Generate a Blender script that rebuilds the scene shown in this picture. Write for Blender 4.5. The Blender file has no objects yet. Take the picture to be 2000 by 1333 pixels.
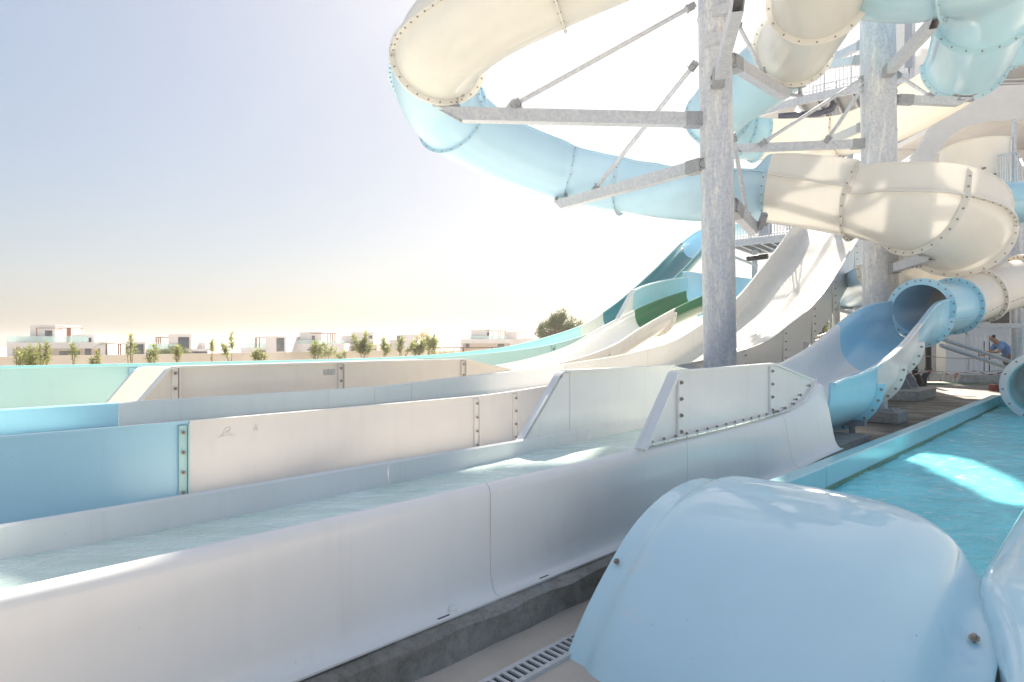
import bpy, bmesh, math, random
from mathutils import Vector, Matrix

# ------------------------------------------------------------------ camera, sky, sun, exposure
scene = bpy.context.scene
COL = scene.collection
R = math.radians
ZC, FPX, U0, V0 = 1.7, 1200.0, 1000.0, 672.0      # eye height, focal length and optical axis (2000 px wide frame)
cam = bpy.data.cameras.new("camera")
cam.lens = 36.0 * FPX / 2000.0
cam.sensor_width = 36.0
cam.shift_y = (V0 - 666.5) / 2000.0
cam.clip_start = 0.05
cam.clip_end = 6000
cam_ob = bpy.data.objects.new("camera", cam)
COL.objects.link(cam_ob)
cam_ob.location = (0, 0, ZC)
cam_ob.rotation_euler = (R(90), 0, 0)
scene.camera = cam_ob

SUN_AZ, SUN_EL = 22.0, 44.0                        # degrees right of the view direction, above the horizon
world = bpy.data.worlds.new("World")
scene.world = world
world.use_nodes = True
wn = world.node_tree.nodes
bg = wn["Background"]
sky = wn.new("ShaderNodeTexSky")
sky.sky_type = 'NISHITA'
sky.sun_disc = False
sky.sun_elevation = R(SUN_EL)
sky.sun_rotation = R(SUN_AZ)
sky.altitude = 0
sky.air_density = 0.95
sky.dust_density = 3.6
sky.ozone_density = 2.0
soft = wn.new("ShaderNodeGamma")                   # evens out the whole sky alike, as the photograph's soft exposure does
soft.inputs[1].default_value = 0.39
world.node_tree.links.new(sky.outputs[0], soft.inputs[0])
hue = wn.new("ShaderNodeHueSaturation")
hue.inputs["Saturation"].default_value = 1.75
world.node_tree.links.new(soft.outputs[0], hue.inputs["Color"])
world.node_tree.links.new(hue.outputs[0], bg.inputs[0])
bg.inputs[1].default_value = 0.088

sun = bpy.data.lights.new("sun", 'SUN')
sun.energy = 3.0
sun.angle = R(0.9)
sun.color = (1.0, 0.91, 0.78)
sun_ob = bpy.data.objects.new("sun", sun)
COL.objects.link(sun_ob)
sd = Vector((math.sin(R(SUN_AZ)) * math.cos(R(SUN_EL)), math.cos(R(SUN_AZ)) * math.cos(R(SUN_EL)), math.sin(R(SUN_EL))))
sun_ob.rotation_euler = sd.to_track_quat('Z', 'Y').to_euler()
sun_ob.location = sd * 80

scene.view_settings.view_transform = 'Standard'
scene.view_settings.look = 'None'
scene.view_settings.gamma = 1.0
scene.view_settings.exposure = 2.2
scene.render.engine = 'CYCLES'
scene.cycles.use_denoising = True
scene.cycles.max_bounces = 8
scene.cycles.transparent_max_bounces = 12
scene.cycles.sample_clamp_indirect = 6.0

random.seed(11)
S2 = math.sqrt(0.5)

# ------------------------------------------------------------------ helpers
def PX(u, v, Y):
    """a point seen at pixel (u, v) of the 2000x1333 photograph, Y metres in front of the eye"""
    return Vector(((u - U0) / FPX * Y, Y, ZC - (v - V0) / FPX * Y))

def L(a, n, z=0.0):
    """lane coordinates: a metres along the run-out lanes, n metres across them"""
    return Vector(((a - n) * S2, (a + n) * S2, z))

def lerp(a, b, t):
    return a + (b - a) * t

def sstep(x, a, b):
    t = min(1, max(0, (x - a) / (b - a)))
    return t * t * (3 - 2 * t)

def interp(tab, x):
    """smooth monotone-ish interpolation of a table [(x, y)...]"""
    if x <= tab[0][0]:
        return tab[0][1]
    if x >= tab[-1][0]:
        return tab[-1][1]
    for i in range(len(tab) - 1):
        x0, y0 = tab[i]
        x1, y1 = tab[i + 1]
        if x0 <= x <= x1:
            def slope(j):
                if j <= 0 or j >= len(tab) - 1:
                    k = min(max(j, 0), len(tab) - 1)
                    k0, k1 = max(k - 1, 0), min(k + 1, len(tab) - 1)
                    return (tab[k1][1] - tab[k0][1]) / (tab[k1][0] - tab[k0][0])
                return (tab[j + 1][1] - tab[j - 1][1]) / (tab[j + 1][0] - tab[j - 1][0])
            h = x1 - x0
            t = (x - x0) / h
            m0, m1 = slope(i) * h, slope(i + 1) * h
            return (2*t**3 - 3*t*t + 1) * y0 + (t**3 - 2*t*t + t) * m0 + (-2*t**3 + 3*t*t) * y1 + (t**3 - t*t) * m1
    return tab[-1][1]

def thing(name, label, cat, loc=(0, 0, 0), group=None):
    o = bpy.data.objects.new(name, None)
    o.empty_display_size = 0.2
    COL.objects.link(o)
    o.location = loc
    o["label"] = label
    o["category"] = cat
    if group:
        o["group"] = group
    return o

def attach(o, parent):
    if parent is not None:
        o.parent = parent
        if parent.type == 'EMPTY':
            o.matrix_parent_inverse = Matrix.Translation(-Vector(parent.location))

def link_mesh(name, me, parent=None, loc=None, rot=None, kind=None, label=None):
    o = bpy.data.objects.new(name, me)
    COL.objects.link(o)
    if loc is not None:
        o.location = loc
    if rot is not None:
        o.rotation_mode = 'QUATERNION'
        o.rotation_quaternion = rot
    attach(o, parent)
    if kind:
        o["kind"] = kind
    if label:
        o["label"] = label
    return o

class MB:
    def __init__(self):
        self.v, self.f = [], []
    def add(self, vs, fs):
        b = len(self.v)
        self.v += [tuple(p) for p in vs]
        self.f += [tuple(b + i for i in q) for q in fs]
    def box(self, c, s, rz=0.0, M=None):
        c = Vector(c)
        m = M if M is not None else Matrix.Rotation(rz, 3, 'Z')
        vs = [c + m @ Vector((sx * s[0] / 2, sy * s[1] / 2, sz * s[2] / 2)) for sx in (-1, 1) for sy in (-1, 1) for sz in (-1, 1)]
        self.add(vs, [(0, 1, 3, 2), (4, 6, 7, 5), (0, 4, 5, 1), (2, 3, 7, 6), (0, 2, 6, 4), (1, 5, 7, 3)])
    def frame(self, p, q, up=Vector((0, 0, 1))):
        t = (Vector(q) - Vector(p)).normalized()
        if abs(t.dot(up)) > 0.98:
            up = Vector((0, 1, 0))
        s = t.cross(up).normalized()
        return t, s, s.cross(t).normalized()
    def beam(self, p, q, w, h, up=Vector((0, 0, 1))):
        p, q = Vector(p), Vector(q)
        t, s, n = self.frame(p, q, up)
        vs = [e + s * (a * w / 2) + n * (b * h / 2) for e in (p, q) for a, b in ((-1, -1), (1, -1), (1, 1), (-1, 1))]
        self.add(vs, [(3, 2, 1, 0), (4, 5, 6, 7), (0, 1, 5, 4), (1, 2, 6, 5), (2, 3, 7, 6), (3, 0, 4, 7)])
    def hollow(self, p, q, w, h, th=0.012, cut=0.0):
        """open rectangular steel tube; cut slants the far end so that its underside is shorter"""
        p, q = Vector(p), Vector(q)
        t, s, n = self.frame(p, q)
        vs = []
        for e, far in ((p, 0), (q, 1)):
            for k in (0, th):
                for a, b in ((-1, -1), (1, -1), (1, 1), (-1, 1)):
                    off = -t * cut * far * (1 if b < 0 else 0)
                    vs.append(e + off + s * (a * (w / 2 - k)) + n * (b * (h / 2 - k)))
        fs = []
        for i in range(4):
            j = (i + 1) % 4
            fs += [(i, j, 8 + j, 8 + i), (4 + j, 4 + i, 12 + i, 12 + j), (i, 4 + i, 4 + j, j), (8 + i, 8 + j, 12 + j, 12 + i)]
        self.add(vs, fs)
    def cyl(self, p, q, r, n=12, r2=None, caps=True):
        p, q = Vector(p), Vector(q)
        r2 = r if r2 is None else r2
        t, s, u = self.frame(p, q)
        vs = []
        for e, rr in ((p, r), (q, r2)):
            for i in range(n):
                a = 2 * math.pi * i / n
                vs.append(e + s * (rr * math.cos(a)) + u * (rr * math.sin(a)))
        fs = [(i, (i + 1) % n, n + (i + 1) % n, n + i) for i in range(n)]
        if caps:
            fs += [tuple(reversed(range(n))), tuple(range(n, 2 * n))]
        self.add(vs, fs)
    def rod(self, pts, r, n=8, closed=False):
        for i in range(len(pts) - 1):
            self.cyl(pts[i], pts[i + 1], r, n)
    def pipe(self, pts, r, n=10):
        """continuous bent pipe"""
        pts = [Vector(p) for p in pts]
        rings = []
        prev = None
        for i, p in enumerate(pts):
            t = (pts[min(i + 1, len(pts) - 1)] - pts[max(i - 1, 0)]).normalized()
            if prev is None:
                ref = Vector((0, 0, 1)) if abs(t.z) < 0.95 else Vector((1, 0, 0))
                s = t.cross(ref).normalized()
            else:
                s = (prev - t * prev.dot(t)).normalized()
            prev = s
            u = s.cross(t)
            rr = r[i] if isinstance(r, (list, tuple)) else r
            rings.append([p + s * (rr * math.cos(2*math.pi*k/n)) + u * (rr * math.sin(2*math.pi*k/n)) for k in range(n)])
        vs = [v for ring in rings for v in ring]
        fs = []
        for i in range(len(rings) - 1):
            for k in range(n):
                fs.append((i*n + k, i*n + (k+1) % n, (i+1)*n + (k+1) % n, (i+1)*n + k))
        fs.append(tuple(reversed(range(n))))
        fs.append(tuple(range((len(rings)-1)*n, len(rings)*n)))
        self.add(vs, fs)
    def prism(self, poly, d):
        """polygon (list of 3D points) pushed along vector d"""
        poly = [Vector(p) for p in poly]
        d = Vector(d)
        n = len(poly)
        self.add(poly + [p + d for p in poly], [tuple(range(n)), tuple(reversed(range(n, 2 * n)))] +
                 [(i, n + i, n + (i + 1) % n, (i + 1) % n) for i in range(n)])
    def shell(self, inner, outer):
        """loft of a thick skin: inner[i][k] and outer[i][k] are matching point grids"""
        NI, K = len(inner), len(inner[0])
        vs = [p for row in inner for p in row] + [p for row in outer for p in row]
        o = NI * K
        fs = []
        for i in range(NI - 1):
            for k in range(K - 1):
                a, b, c, d = i*K + k, i*K + k + 1, (i+1)*K + k + 1, (i+1)*K + k
                fs.append((a, b, c, d))
                fs.append((o + a, o + d, o + c, o + b))
            for k in (0, K - 1):
                a, d = i*K + k, (i+1)*K + k
                fs.append((a, d, o + d, o + a) if k == 0 else (a, o + a, o + d, d))
        for i in (0, NI - 1):
            for k in range(K - 1):
                a, b = i*K + k, i*K + k + 1
                fs.append((a, o + a, o + b, b) if i == 0 else (a, b, o + b, o + a))
        self.add(vs, fs)
    def build(self, name, mat, parent=None, smooth=None, kind=None, label=None, loc=None, merge=False):
        me = bpy.data.meshes.new(name)
        vs = self.v
        if loc is not None:
            l = Vector(loc)
            vs = [tuple(Vector(p) - l) for p in vs]
        me.from_pydata(vs, [], self.f)
        bm = bmesh.new()
        bm.from_mesh(me)
        if merge:
            bmesh.ops.remove_doubles(bm, verts=bm.verts, dist=1e-4)
        bmesh.ops.recalc_face_normals(bm, faces=bm.faces)
        bm.to_mesh(me)
        bm.free()
        me.materials.append(mat)
        if smooth:
            me.shade_smooth()
            me.set_sharp_from_angle(angle=R(smooth))
        me.update()
        return link_mesh(name, me, parent, loc=loc, kind=kind, label=label)

def tag(o, label=None, cat=None, group=None, kind=None):
    if label: o["label"] = label
    if cat: o["category"] = cat
    if group: o["group"] = group
    if kind: o["kind"] = kind
    return o

# ------------------------------------------------------------------ materials
def new_mat(name):
    m = bpy.data.materials.new(name)
    m.use_nodes = True
    nt = m.node_tree
    return m, nt, nt.nodes["Principled BSDF"], nt.nodes["Material Output"]

def ramp(nt, fac, stops):
    r = nt.nodes.new("ShaderNodeValToRGB")
    els = r.color_ramp.elements
    while len(els) < len(stops):
        els.new(0.5)
    for e, (p, c) in zip(els, stops):
        e.position = p
        e.color = (c[0], c[1], c[2], 1)
    nt.links.new(fac, r.inputs[0])
    return r.outputs[0]

def noise(nt, scale, detail=4, rough=0.55, stretch=None, dist=0.0, src='Object'):
    tc = nt.nodes.new("ShaderNodeTexCoord")
    n = nt.nodes.new("ShaderNodeTexNoise")
    n.inputs["Scale"].default_value = scale
    n.inputs["Detail"].default_value = detail
    n.inputs["Roughness"].default_value = rough
    n.inputs["Distortion"].default_value = dist
    if stretch:
        mp = nt.nodes.new("ShaderNodeMapping")
        mp.inputs["Scale"].default_value = stretch
        nt.links.new(tc.outputs[src], mp.inputs[0])
        nt.links.new(mp.outputs[0], n.inputs["Vector"])
    else:
        nt.links.new(tc.outputs[src], n.inputs["Vector"])
    return n.outputs["Fac"]

def bump(nt, bsdf, h, strength=0.3, dist=0.02):
    b = nt.nodes.new("ShaderNodeBump")
    b.inputs["Strength"].default_value = strength
    b.inputs["Distance"].default_value = dist
    nt.links.new(h, b.inputs["Height"])
    nt.links.new(b.outputs[0], bsdf.inputs["Normal"])
    return b

def mul(c, k):
    return tuple(min(1, x * k) for x in c)

def gelcoat(name, c, trans=0.0, rough=0.18, dirt=(0.55, 0.5, 0.4), dirt_amt=0.25, scuff=0.0, drip=0.22):
    """glossy glass-fibre gelcoat: faint weathering blotches, runs of grime, slightly wavy gloss, a little light passing through"""
    m, nt, b, out = new_mat(name)
    n1 = noise(nt, 1.3, 5, 0.6)
    base = ramp(nt, n1, [(0.2, mul(c, 0.95)), (0.8, mul(c, 1.03))])
    n2 = noise(nt, 7.0, 6, 0.65, stretch=(1, 1, 0.25))
    mask = ramp(nt, n2, [(0.50, (0, 0, 0)), (0.9, (dirt_amt,) * 3)])
    mx = nt.nodes.new("ShaderNodeMix")
    mx.data_type = 'RGBA'
    nt.links.new(mask, mx.inputs["Factor"])
    nt.links.new(base, mx.inputs["A"])
    mx.inputs["B"].default_value = (c[0] * dirt[0] + .05, c[1] * dirt[1] + .05, c[2] * dirt[2] + .04, 1)
    n4 = noise(nt, 55, 2, 0.5)
    sp = ramp(nt, n4, [(0.76, (0, 0, 0)), (0.79, (0.5,) * 3)])
    mx2 = nt.nodes.new("ShaderNodeMix")
    mx2.data_type = 'RGBA'
    nt.links.new(sp, mx2.inputs["Factor"])
    nt.links.new(mx.outputs["Result"], mx2.inputs["A"])
    mx2.inputs["B"].default_value = (0.16, 0.14, 0.11, 1)
    col = mx2.outputs["Result"]
    n6 = noise(nt, 6.0, 9, 0.72, stretch=(1.6, 1.6, 0.07))          # thin grime runs
    n7 = noise(nt, 0.9, 3, 0.5)
    mm = nt.nodes.new("ShaderNodeMath"); mm.operation = 'MULTIPLY'
    nt.links.new(ramp(nt, n6, [(0.55, (0, 0, 0)), (0.78, (drip,) * 3)]), mm.inputs[0])
    nt.links.new(ramp(nt, n7, [(0.42, (0, 0, 0)), (0.68, (1, 1, 1))]), mm.inputs[1])
    mx3 = nt.nodes.new("ShaderNodeMix"); mx3.data_type = 'RGBA'
    nt.links.new(mm.outputs[0], mx3.inputs["Factor"]); nt.links.new(col, mx3.inputs["A"])
    mx3.inputs["B"].default_value = (0.34, 0.31, 0.26, 1)
    col = mx3.outputs["Result"]
    if scuff:
        n8 = noise(nt, 2.4, 9, 0.75, dist=0.6)
        mx4 = nt.nodes.new("ShaderNodeMix"); mx4.data_type = 'RGBA'
        nt.links.new(ramp(nt, n8, [(0.60, (0, 0, 0)), (0.65, (scuff,) * 3)]), mx4.inputs["Factor"])
        nt.links.new(col, mx4.inputs["A"]); mx4.inputs["B"].default_value = (0.78, 0.84, 0.85, 1)
        n9 = noise(nt, 3.0, 4, 0.6)
        mx5 = nt.nodes.new("ShaderNodeMix"); mx5.data_type = 'RGBA'
        nt.links.new(ramp(nt, n9, [(0.64, (0, 0, 0)), (0.74, (scuff * .7,) * 3)]), mx5.inputs["Factor"])
        nt.links.new(mx4.outputs["Result"], mx5.inputs["A"]); mx5.inputs["B"].default_value = (c[0] * .6, c[1] * .75, c[2] * .9, 1)
        col = mx5.outputs["Result"]
    nt.links.new(col, b.inputs["Base Color"])
    n3 = noise(nt, 2.2, 3, 0.5)
    rr = ramp(nt, n3, [(0.15, (rough * 0.8,) * 3), (0.85, (rough * 1.4,) * 3)])
    nt.links.new(rr, b.inputs["Roughness"])
    bump(nt, b, noise(nt, 3.0, 2, 0.4), 0.12, 0.02)
    b.inputs["IOR"].default_value = 1.5
    if trans > 0:
        t = nt.nodes.new("ShaderNodeBsdfTranslucent")
        t.inputs[0].default_value = (*[1 - (1 - x) * .55 for x in c], 1)
        ms = nt.nodes.new("ShaderNodeMixShader")
        ms.inputs[0].default_value = trans
        nt.links.new(b.outputs[0], ms.inputs[1])
        nt.links.new(t.outputs[0], ms.inputs[2])
        nt.links.new(ms.outputs[0], out.inputs[0])
    return m

def plain(name, c, rough=0.6, metal=0.0, var=0.12, scale=6, bmp=0.15):
    m, nt, b, out = new_mat(name)
    n1 = noise(nt, scale, 6, 0.65)
    nt.links.new(ramp(nt, n1, [(0.3, mul(c, 1 - var)), (0.7, mul(c, 1 + var))]), b.inputs["Base Color"])
    b.inputs["Roughness"].default_value = rough
    b.inputs["Metallic"].default_value = metal
    if bmp:
        bump(nt, b, noise(nt, scale * 6, 4, 0.6), bmp, 0.01)
    return m

def galvanised(name, streaks=0.0, k=1.0):
    m, nt, b, out = new_mat(name)
    n1 = noise(nt, 14, 8, 0.75)
    c1 = ramp(nt, n1, [(0.3, mul((0.41, 0.43, 0.48), k)), (0.5, mul((0.54, 0.56, 0.615), k)), (0.72, mul((0.70, 0.705, 0.72), k))])
    n2 = noise(nt, 3.4, 12, 0.84, stretch=(1.7, 1.7, 0.3), dist=0.3)
    mask = ramp(nt, n2, [(0.50, (0, 0, 0)), (0.60, (streaks * .85,) * 3)])
    mx = nt.nodes.new("ShaderNodeMix")
    mx.data_type = 'RGBA'
    nt.links.new(mask, mx.inputs["Factor"])
    nt.links.new(c1, mx.inputs["A"])
    mx.inputs["B"].default_value = (0.95, 0.92, 0.85, 1)
    n5 = noise(nt, 2.5, 8, 0.7, dist=1.5)
    crack = ramp(nt, n5, [(0.492, (0, 0, 0)), (0.5, (0.35 * streaks,) * 3), (0.508, (0, 0, 0))])
    mx2 = nt.nodes.new("ShaderNodeMix")
    mx2.data_type = 'RGBA'
    nt.links.new(crack, mx2.inputs["Factor"])
    nt.links.new(mx.outputs["Result"], mx2.inputs["A"])
    mx2.inputs["B"].default_value = (0.2, 0.2, 0.2, 1)
    nt.links.new(mx2.outputs["Result"], b.inputs["Base Color"])
    b.inputs["Metallic"].default_value = 0.15
    rr = ramp(nt, n1, [(0.3, (0.32,) * 3), (0.7, (0.55,) * 3)])
    nt.links.new(rr, b.inputs["Roughness"])
    bump(nt, b, n1, 0.2, 0.006)
    return m

WHITE = gelcoat("white_gelcoat", (0.87, 0.85, 0.82), dirt_amt=.14)
WHITE_O = gelcoat("white_gelcoat_flume", (0.90, 0.87, 0.81), trans=0.3, dirt_amt=.12)
WHITE_T = gelcoat("white_gelcoat_tube", (0.90, 0.87, 0.81), trans=0.34, dirt_amt=.12)
WHITE_F = gelcoat("wet_white_gelcoat", (0.74, 0.72, 0.68), rough=0.1, dirt_amt=.2)
CREAM = gelcoat("cream_gelcoat", (0.85, 0.79, 0.71), dirt_amt=.12)
CREAM_T = gelcoat("cream_gelcoat_tube", (0.88, 0.83, 0.74), trans=0.32, dirt_amt=.12)
BLUE = gelcoat("blue_gelcoat", (0.42, 0.72, 0.87), dirt_amt=.1)
SKYB = gelcoat("sky_blue_gelcoat", (0.64, 0.86, 0.92), rough=0.07, dirt_amt=0.06, scuff=0.5, drip=0.0)
LBLUE = gelcoat("pale_blue_lane_gelcoat", (0.48, 0.80, 0.94), dirt_amt=.1)
BLUE_T = gelcoat("blue_gelcoat_tube", (0.50, 0.72, 0.86), trans=0.14, dirt_amt=.1)
TEAL = gelcoat("pale_teal_gelcoat", (0.52, 0.79, 0.77), dirt_amt=.1)
TEAL_T = gelcoat("pale_teal_gelcoat_tube", (0.51, 0.74, 0.83), trans=0.18, dirt_amt=.1)
DTEAL = gelcoat("dark_teal_gelcoat", (0.05, 0.26, 0.30))
GREEN = gelcoat("green_gelcoat", (0.008, 0.22, 0.085), trans=0.2)
POOLW = gelcoat("pool_wall_gelcoat", (0.40, 0.72, 0.76), rough=0.18)
STEEL = galvanised("galvanised_steel", 0.15)
POLE = galvanised("streaked_galvanised_column", 0.8, 1.05)
DSTEEL = galvanised("dark_galvanised_steel", 0.1, 0.62)
BOLT = plain("bolt_steel", (0.33, 0.28, 0.23), 0.5, 0.4, 0.3, 40, 0)
BLACK = plain("black_plastic", (0.02, 0.02, 0.022), 0.45, 0, 0.2, 8, 0)
WPAINT = plain("white_painted_steel", (0.74, 0.74, 0.74), 0.45, 0, 0.05, 5, 0.03)
PLASTER = plain("white_plaster", (0.76, 0.74, 0.72), 0.85, 0, 0.05, 1.5, 0.12)

# ------------------------------------------------------------------ bolts, shells, flanges
_bolts = {}
def bolt_mesh(s, grip):
    key = (round(s, 3), round(grip, 3))
    if key not in _bolts:
        mb = MB()
        h = grip / 2
        st = [(-h - .95*s, .48*s), (-h - .25*s, .6*s), (-h - .25*s, s), (-h, s), (-h, .4*s), (h, .4*s), (h, s), (h + .25*s, s), (h + .25*s, .6*s), (h + .95*s, .48*s)]
        nn = 10
        for z, r_ in st:
            for k in range(nn):
                mb.v.append((r_ * math.cos(k * math.tau / nn), r_ * math.sin(k * math.tau / nn), z))
        for i in range(len(st) - 1):
            for k in range(nn):
                mb.f.append((i*nn + k, i*nn + (k+1) % nn, (i+1)*nn + (k+1) % nn, (i+1)*nn + k))
        mb.f.append(tuple(reversed(range(nn)))); mb.f.append(tuple(range((len(st)-1)*nn, len(st)*nn)))
        me = bpy.data.meshes.new("bolt")
        me.from_pydata(mb.v, [], mb.f)
        me.materials.append(BOLT)
        _bolts[key] = me
    return _bolts[key]

def bolt(parent, p, axis, s=0.026, grip=0.03):
    q = Vector((0, 0, 1)).rotation_difference(Vector(axis).normalized())
    return link_mesh("bolt", bolt_mesh(s, grip), parent, loc=Vector(p), rot=q)

def shell_part(parent, name, mat, fn, s0, s1, ns, smooth=35, gap=0.0, label=None):
    inn, out = [], []
    for i in range(ns + 1):
        s = lerp(s0 + gap, s1 - gap, i / ns)
        a, b = fn(s)
        inn.append(a)
        out.append(b)
    mb = MB()
    mb.shell(inn, out)
    return mb.build(name, mat, parent, smooth=smooth, label=label)

def flange_part(parent, mat, fn, s, ds=0.02, fw=0.09, th=0.04, k0=None, k1=None, spacing=0.17, bs=0.026, name="flange", base=0.004):
    """an upright collar round the outside of a shell at s, with its bolts"""
    inn, out = fn(s)
    K = len(out)
    k0 = 0 if k0 is None else k0
    k1 = K if k1 is None else k1
    inn, out = inn[k0:k1], out[k0:k1]
    i2, o2 = fn(s + ds)
    t = (sum((o2[k] for k in range(k0, k1)), Vector()) / (k1 - k0) - sum(out, Vector()) / (k1 - k0)).normalized()
    nrm = []
    for k in range(len(out)):
        d = out[k] - inn[k]
        d = d - t * d.dot(t)
        nrm.append(d.normalized() if d.length > 1e-6 else Vector((0, 0, -1)))
    a = [[out[k] - nrm[k] * base + t * (sg * th / 2) for k in range(len(out))] for sg in (-1, 1)]
    b = [[out[k] + nrm[k] * fw + t * (sg * th / 2) for k in range(len(out))] for sg in (-1, 1)]
    mb = MB()
    mb.shell(a, b)
    fo = mb.build(name, mat, parent, smooth=30)
    acc, nxt = 0.0, spacing * 0.5
    mid = [out[k] + nrm[k] * fw * 0.55 for k in range(len(out))]
    for k in range(len(mid) - 1):
        d = (mid[k + 1] - mid[k]).length
        while d > 1e-6 and acc + d >= nxt:
            f = (nxt - acc) / d
            bolt(fo, mid[k].lerp(mid[k + 1], f), t, bs, th)
            nxt += spacing
        acc += d
    return fo

def usec(n0, n1, zr, zf, rc, lip=0.06, th=0.03, nc=7, zr2=None, rib=None):
    """U-shaped trough section in (n, z): matching inner and outer outlines"""
    zr2 = zr if zr2 is None else zr2
    rc = min(rc, (n1 - n0) / 2 - 0.005, min(zr, zr2) - zf - 0.05)
    inn = [(n0 - lip, zr), (n0 - 0.012, zr), (n0, zr - 0.014)]
    out = [(n0 - lip, zr - 0.03), (n0 - th - 0.004, zr - 0.03), (n0 - th, zr - 0.034)]
    for i in range(nc + 1):
        a = math.pi / 2 * i / nc
        inn.append((n0 + rc - rc * math.cos(a), zf + rc - rc * math.sin(a)))
        out.append((n0 + rc - (rc + th) * math.cos(a), zf + rc - (rc + th) * math.sin(a)))
    if rib:
        for f, h in rib:
            nn = lerp(n0 + rc, n1 - rc, f)
            inn.append((nn, zf + h))
            out.append((nn, zf - th))
    for i in range(nc + 1):
        a = math.pi / 2 * (1 - i / nc)
        inn.append((n1 - rc + rc * math.cos(a), zf + rc - rc * math.sin(a)))
        out.append((n1 - rc + (rc + th) * math.cos(a), zf + rc - (rc + th) * math.sin(a)))
    inn += [(n1, zr2 - 0.014), (n1 + 0.012, zr2), (n1 + lip, zr2)]
    out += [(n1 + th, zr2 - 0.034), (n1 + th + 0.004, zr2 - 0.03), (n1 + lip, zr2 - 0.03)]
    return inn, out

def lane_fn(secfn):
    def fn(a):
        i, o = secfn(a)
        return [L(a, n, z) for n, z in i], [L(a, n, z) for n, z in o]
    return fn

def plate(parent, name, mat, poly, n, th, rim=0.0, label=None):
    """upright panel: polygon in (a, z), standing at lane coordinate n, th thick away from the viewer"""
    mb = MB()
    mb.prism([L(a, n, z) for a, z in poly], L(0, th) - L(0, 0))
    return mb.build(name, mat, parent, smooth=30, label=label)

# ------------------------------------------------------------------ ground
m, nt, b, out = new_mat("sandy_ground")
g1 = ramp(nt, noise(nt, 0.15, 8, 0.6), [(0.3, (0.58, 0.53, 0.46)), (0.7, (0.70, 0.64, 0.57))])
nt.links.new(g1, b.inputs["Base Color"]); b.inputs["Roughness"].default_value = 0.9
GROUND = m
mb = MB()
def gz(y, x):
    d = math.hypot(x, y)
    return 0.12 - 2.8 * sstep(d, 45, 75)
ring = [0, 6, 15, 30, 45, 52, 60, 68, 76, 95, 150, 300, 600, 1200]
NA = 48
mb.v.append((0, 0, 0.12))
for r_ in ring[1:]:
    for k in range(NA):
        x, y = r_ * math.cos(2*math.pi*k/NA), r_ * math.sin(2*math.pi*k/NA)
        mb.v.append((x, y, gz(y, x)))
for k in range(NA):
    mb.f.append((0, 1 + k, 1 + (k + 1) % NA))
for i in range(len(ring) - 2):
    for k in range(NA):
        mb.f.append((1 + i*NA + k, 1 + (i+1)*NA + k, 1 + (i+1)*NA + (k+1) % NA, 1 + i*NA + (k+1) % NA))
tag(mb.build("ground", GROUND, smooth=60), kind="structure")

m, nt, b, out = new_mat("beige_pavement")
c1 = ramp(nt, noise(nt, 1.1, 7, 0.65), [(0.3, (0.44, 0.38, 0.32)), (0.7, (0.62, 0.55, 0.47))])
nt.links.new(c1, b.inputs["Base Color"]); b.inputs["Roughness"].default_value = 0.8
bump(nt, b, noise(nt, 60, 5, 0.7), 0.35, 0.004)
PAVE = m
mb = MB()
mb.prism([L(-5, 0.2, 0.124), L(6.5, 0.2, 0.124), L(6.5, 2.6, 0.124), L(-5, 2.6, 0.124)], (0, 0, -0.06))
tag(mb.build("pavement", PAVE), kind="structure")

m, nt, b, out = new_mat("rough_concrete")
c1 = ramp(nt, noise(nt, 9, 10, 0.85), [(0.3, (0.20, 0.19, 0.175)), (0.5, (0.46, 0.44, 0.41)), (0.72, (0.68, 0.66, 0.62))])
nt.links.new(c1, b.inputs["Base Color"]); b.inputs["Roughness"].default_value = 0.95
bump(nt, b, noise(nt, 30, 9, 0.85), 1.0, 0.03)
CONC = m
# cast concrete footing under the near lane: an uneven top edge
NS = 150
rows = []
random.seed(3)
for i in range(NS + 1):
    a = lerp(-5, 7.5, i / NS)
    wob = lambda k: 0.010 * math.sin(a * 3.1 + k) + 0.007 * math.sin(a * 11.3 + 2 * k) + random.uniform(-.003, .003)
    rows.append([L(a, 2.345 + wob(4) * .6, 0.10), L(a, 2.352 + wob(1), 0.2), L(a, 2.345 + wob(2), 0.275 + wob(5) * .6), L(a, 2.372 + wob(2), 0.290 + wob(3) * .5),
                 L(a, 2.43, 0.292 + wob(7) * .3), L(a, 2.7, 0.293)])
mb = MB()
K = 6
mb.v = [tuple(p) for r_ in rows for p in r_]
mb.f = [(i*K + k, i*K + k + 1, (i+1)*K + k + 1, (i+1)*K + k) for i in range(NS) for k in range(K - 1)]
m, nt, b, out = new_mat("weathered_footing_concrete")
c1 = ramp(nt, noise(nt, 14, 10, 0.85), [(0.3, (0.26, 0.245, 0.225)), (0.48, (0.58, 0.56, 0.52)), (0.7, (0.78, 0.76, 0.72))])
c2 = nt.nodes.new("ShaderNodeMix"); c2.data_type = 'RGBA'; c2.blend_type = 'MULTIPLY'; c2.inputs["Factor"].default_value = .8
nt.links.new(c1, c2.inputs["A"]); nt.links.new(ramp(nt, noise(nt, 1.7, 6, 0.7), [(0.35, (0.55, 0.52, 0.47)), (0.62, (1, 1, 1))]), c2.inputs["B"])
nt.links.new(c2.outputs["Result"], b.inputs["Base Color"]); b.inputs["Roughness"].default_value = 0.95
bump(nt, b, noise(nt, 45, 9, 0.85), 1.0, 0.03)
o = mb.build("concrete_footing", m, smooth=40)
tag(o, "rough grey concrete footing strip under the nearest white lane", "footing")

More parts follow.
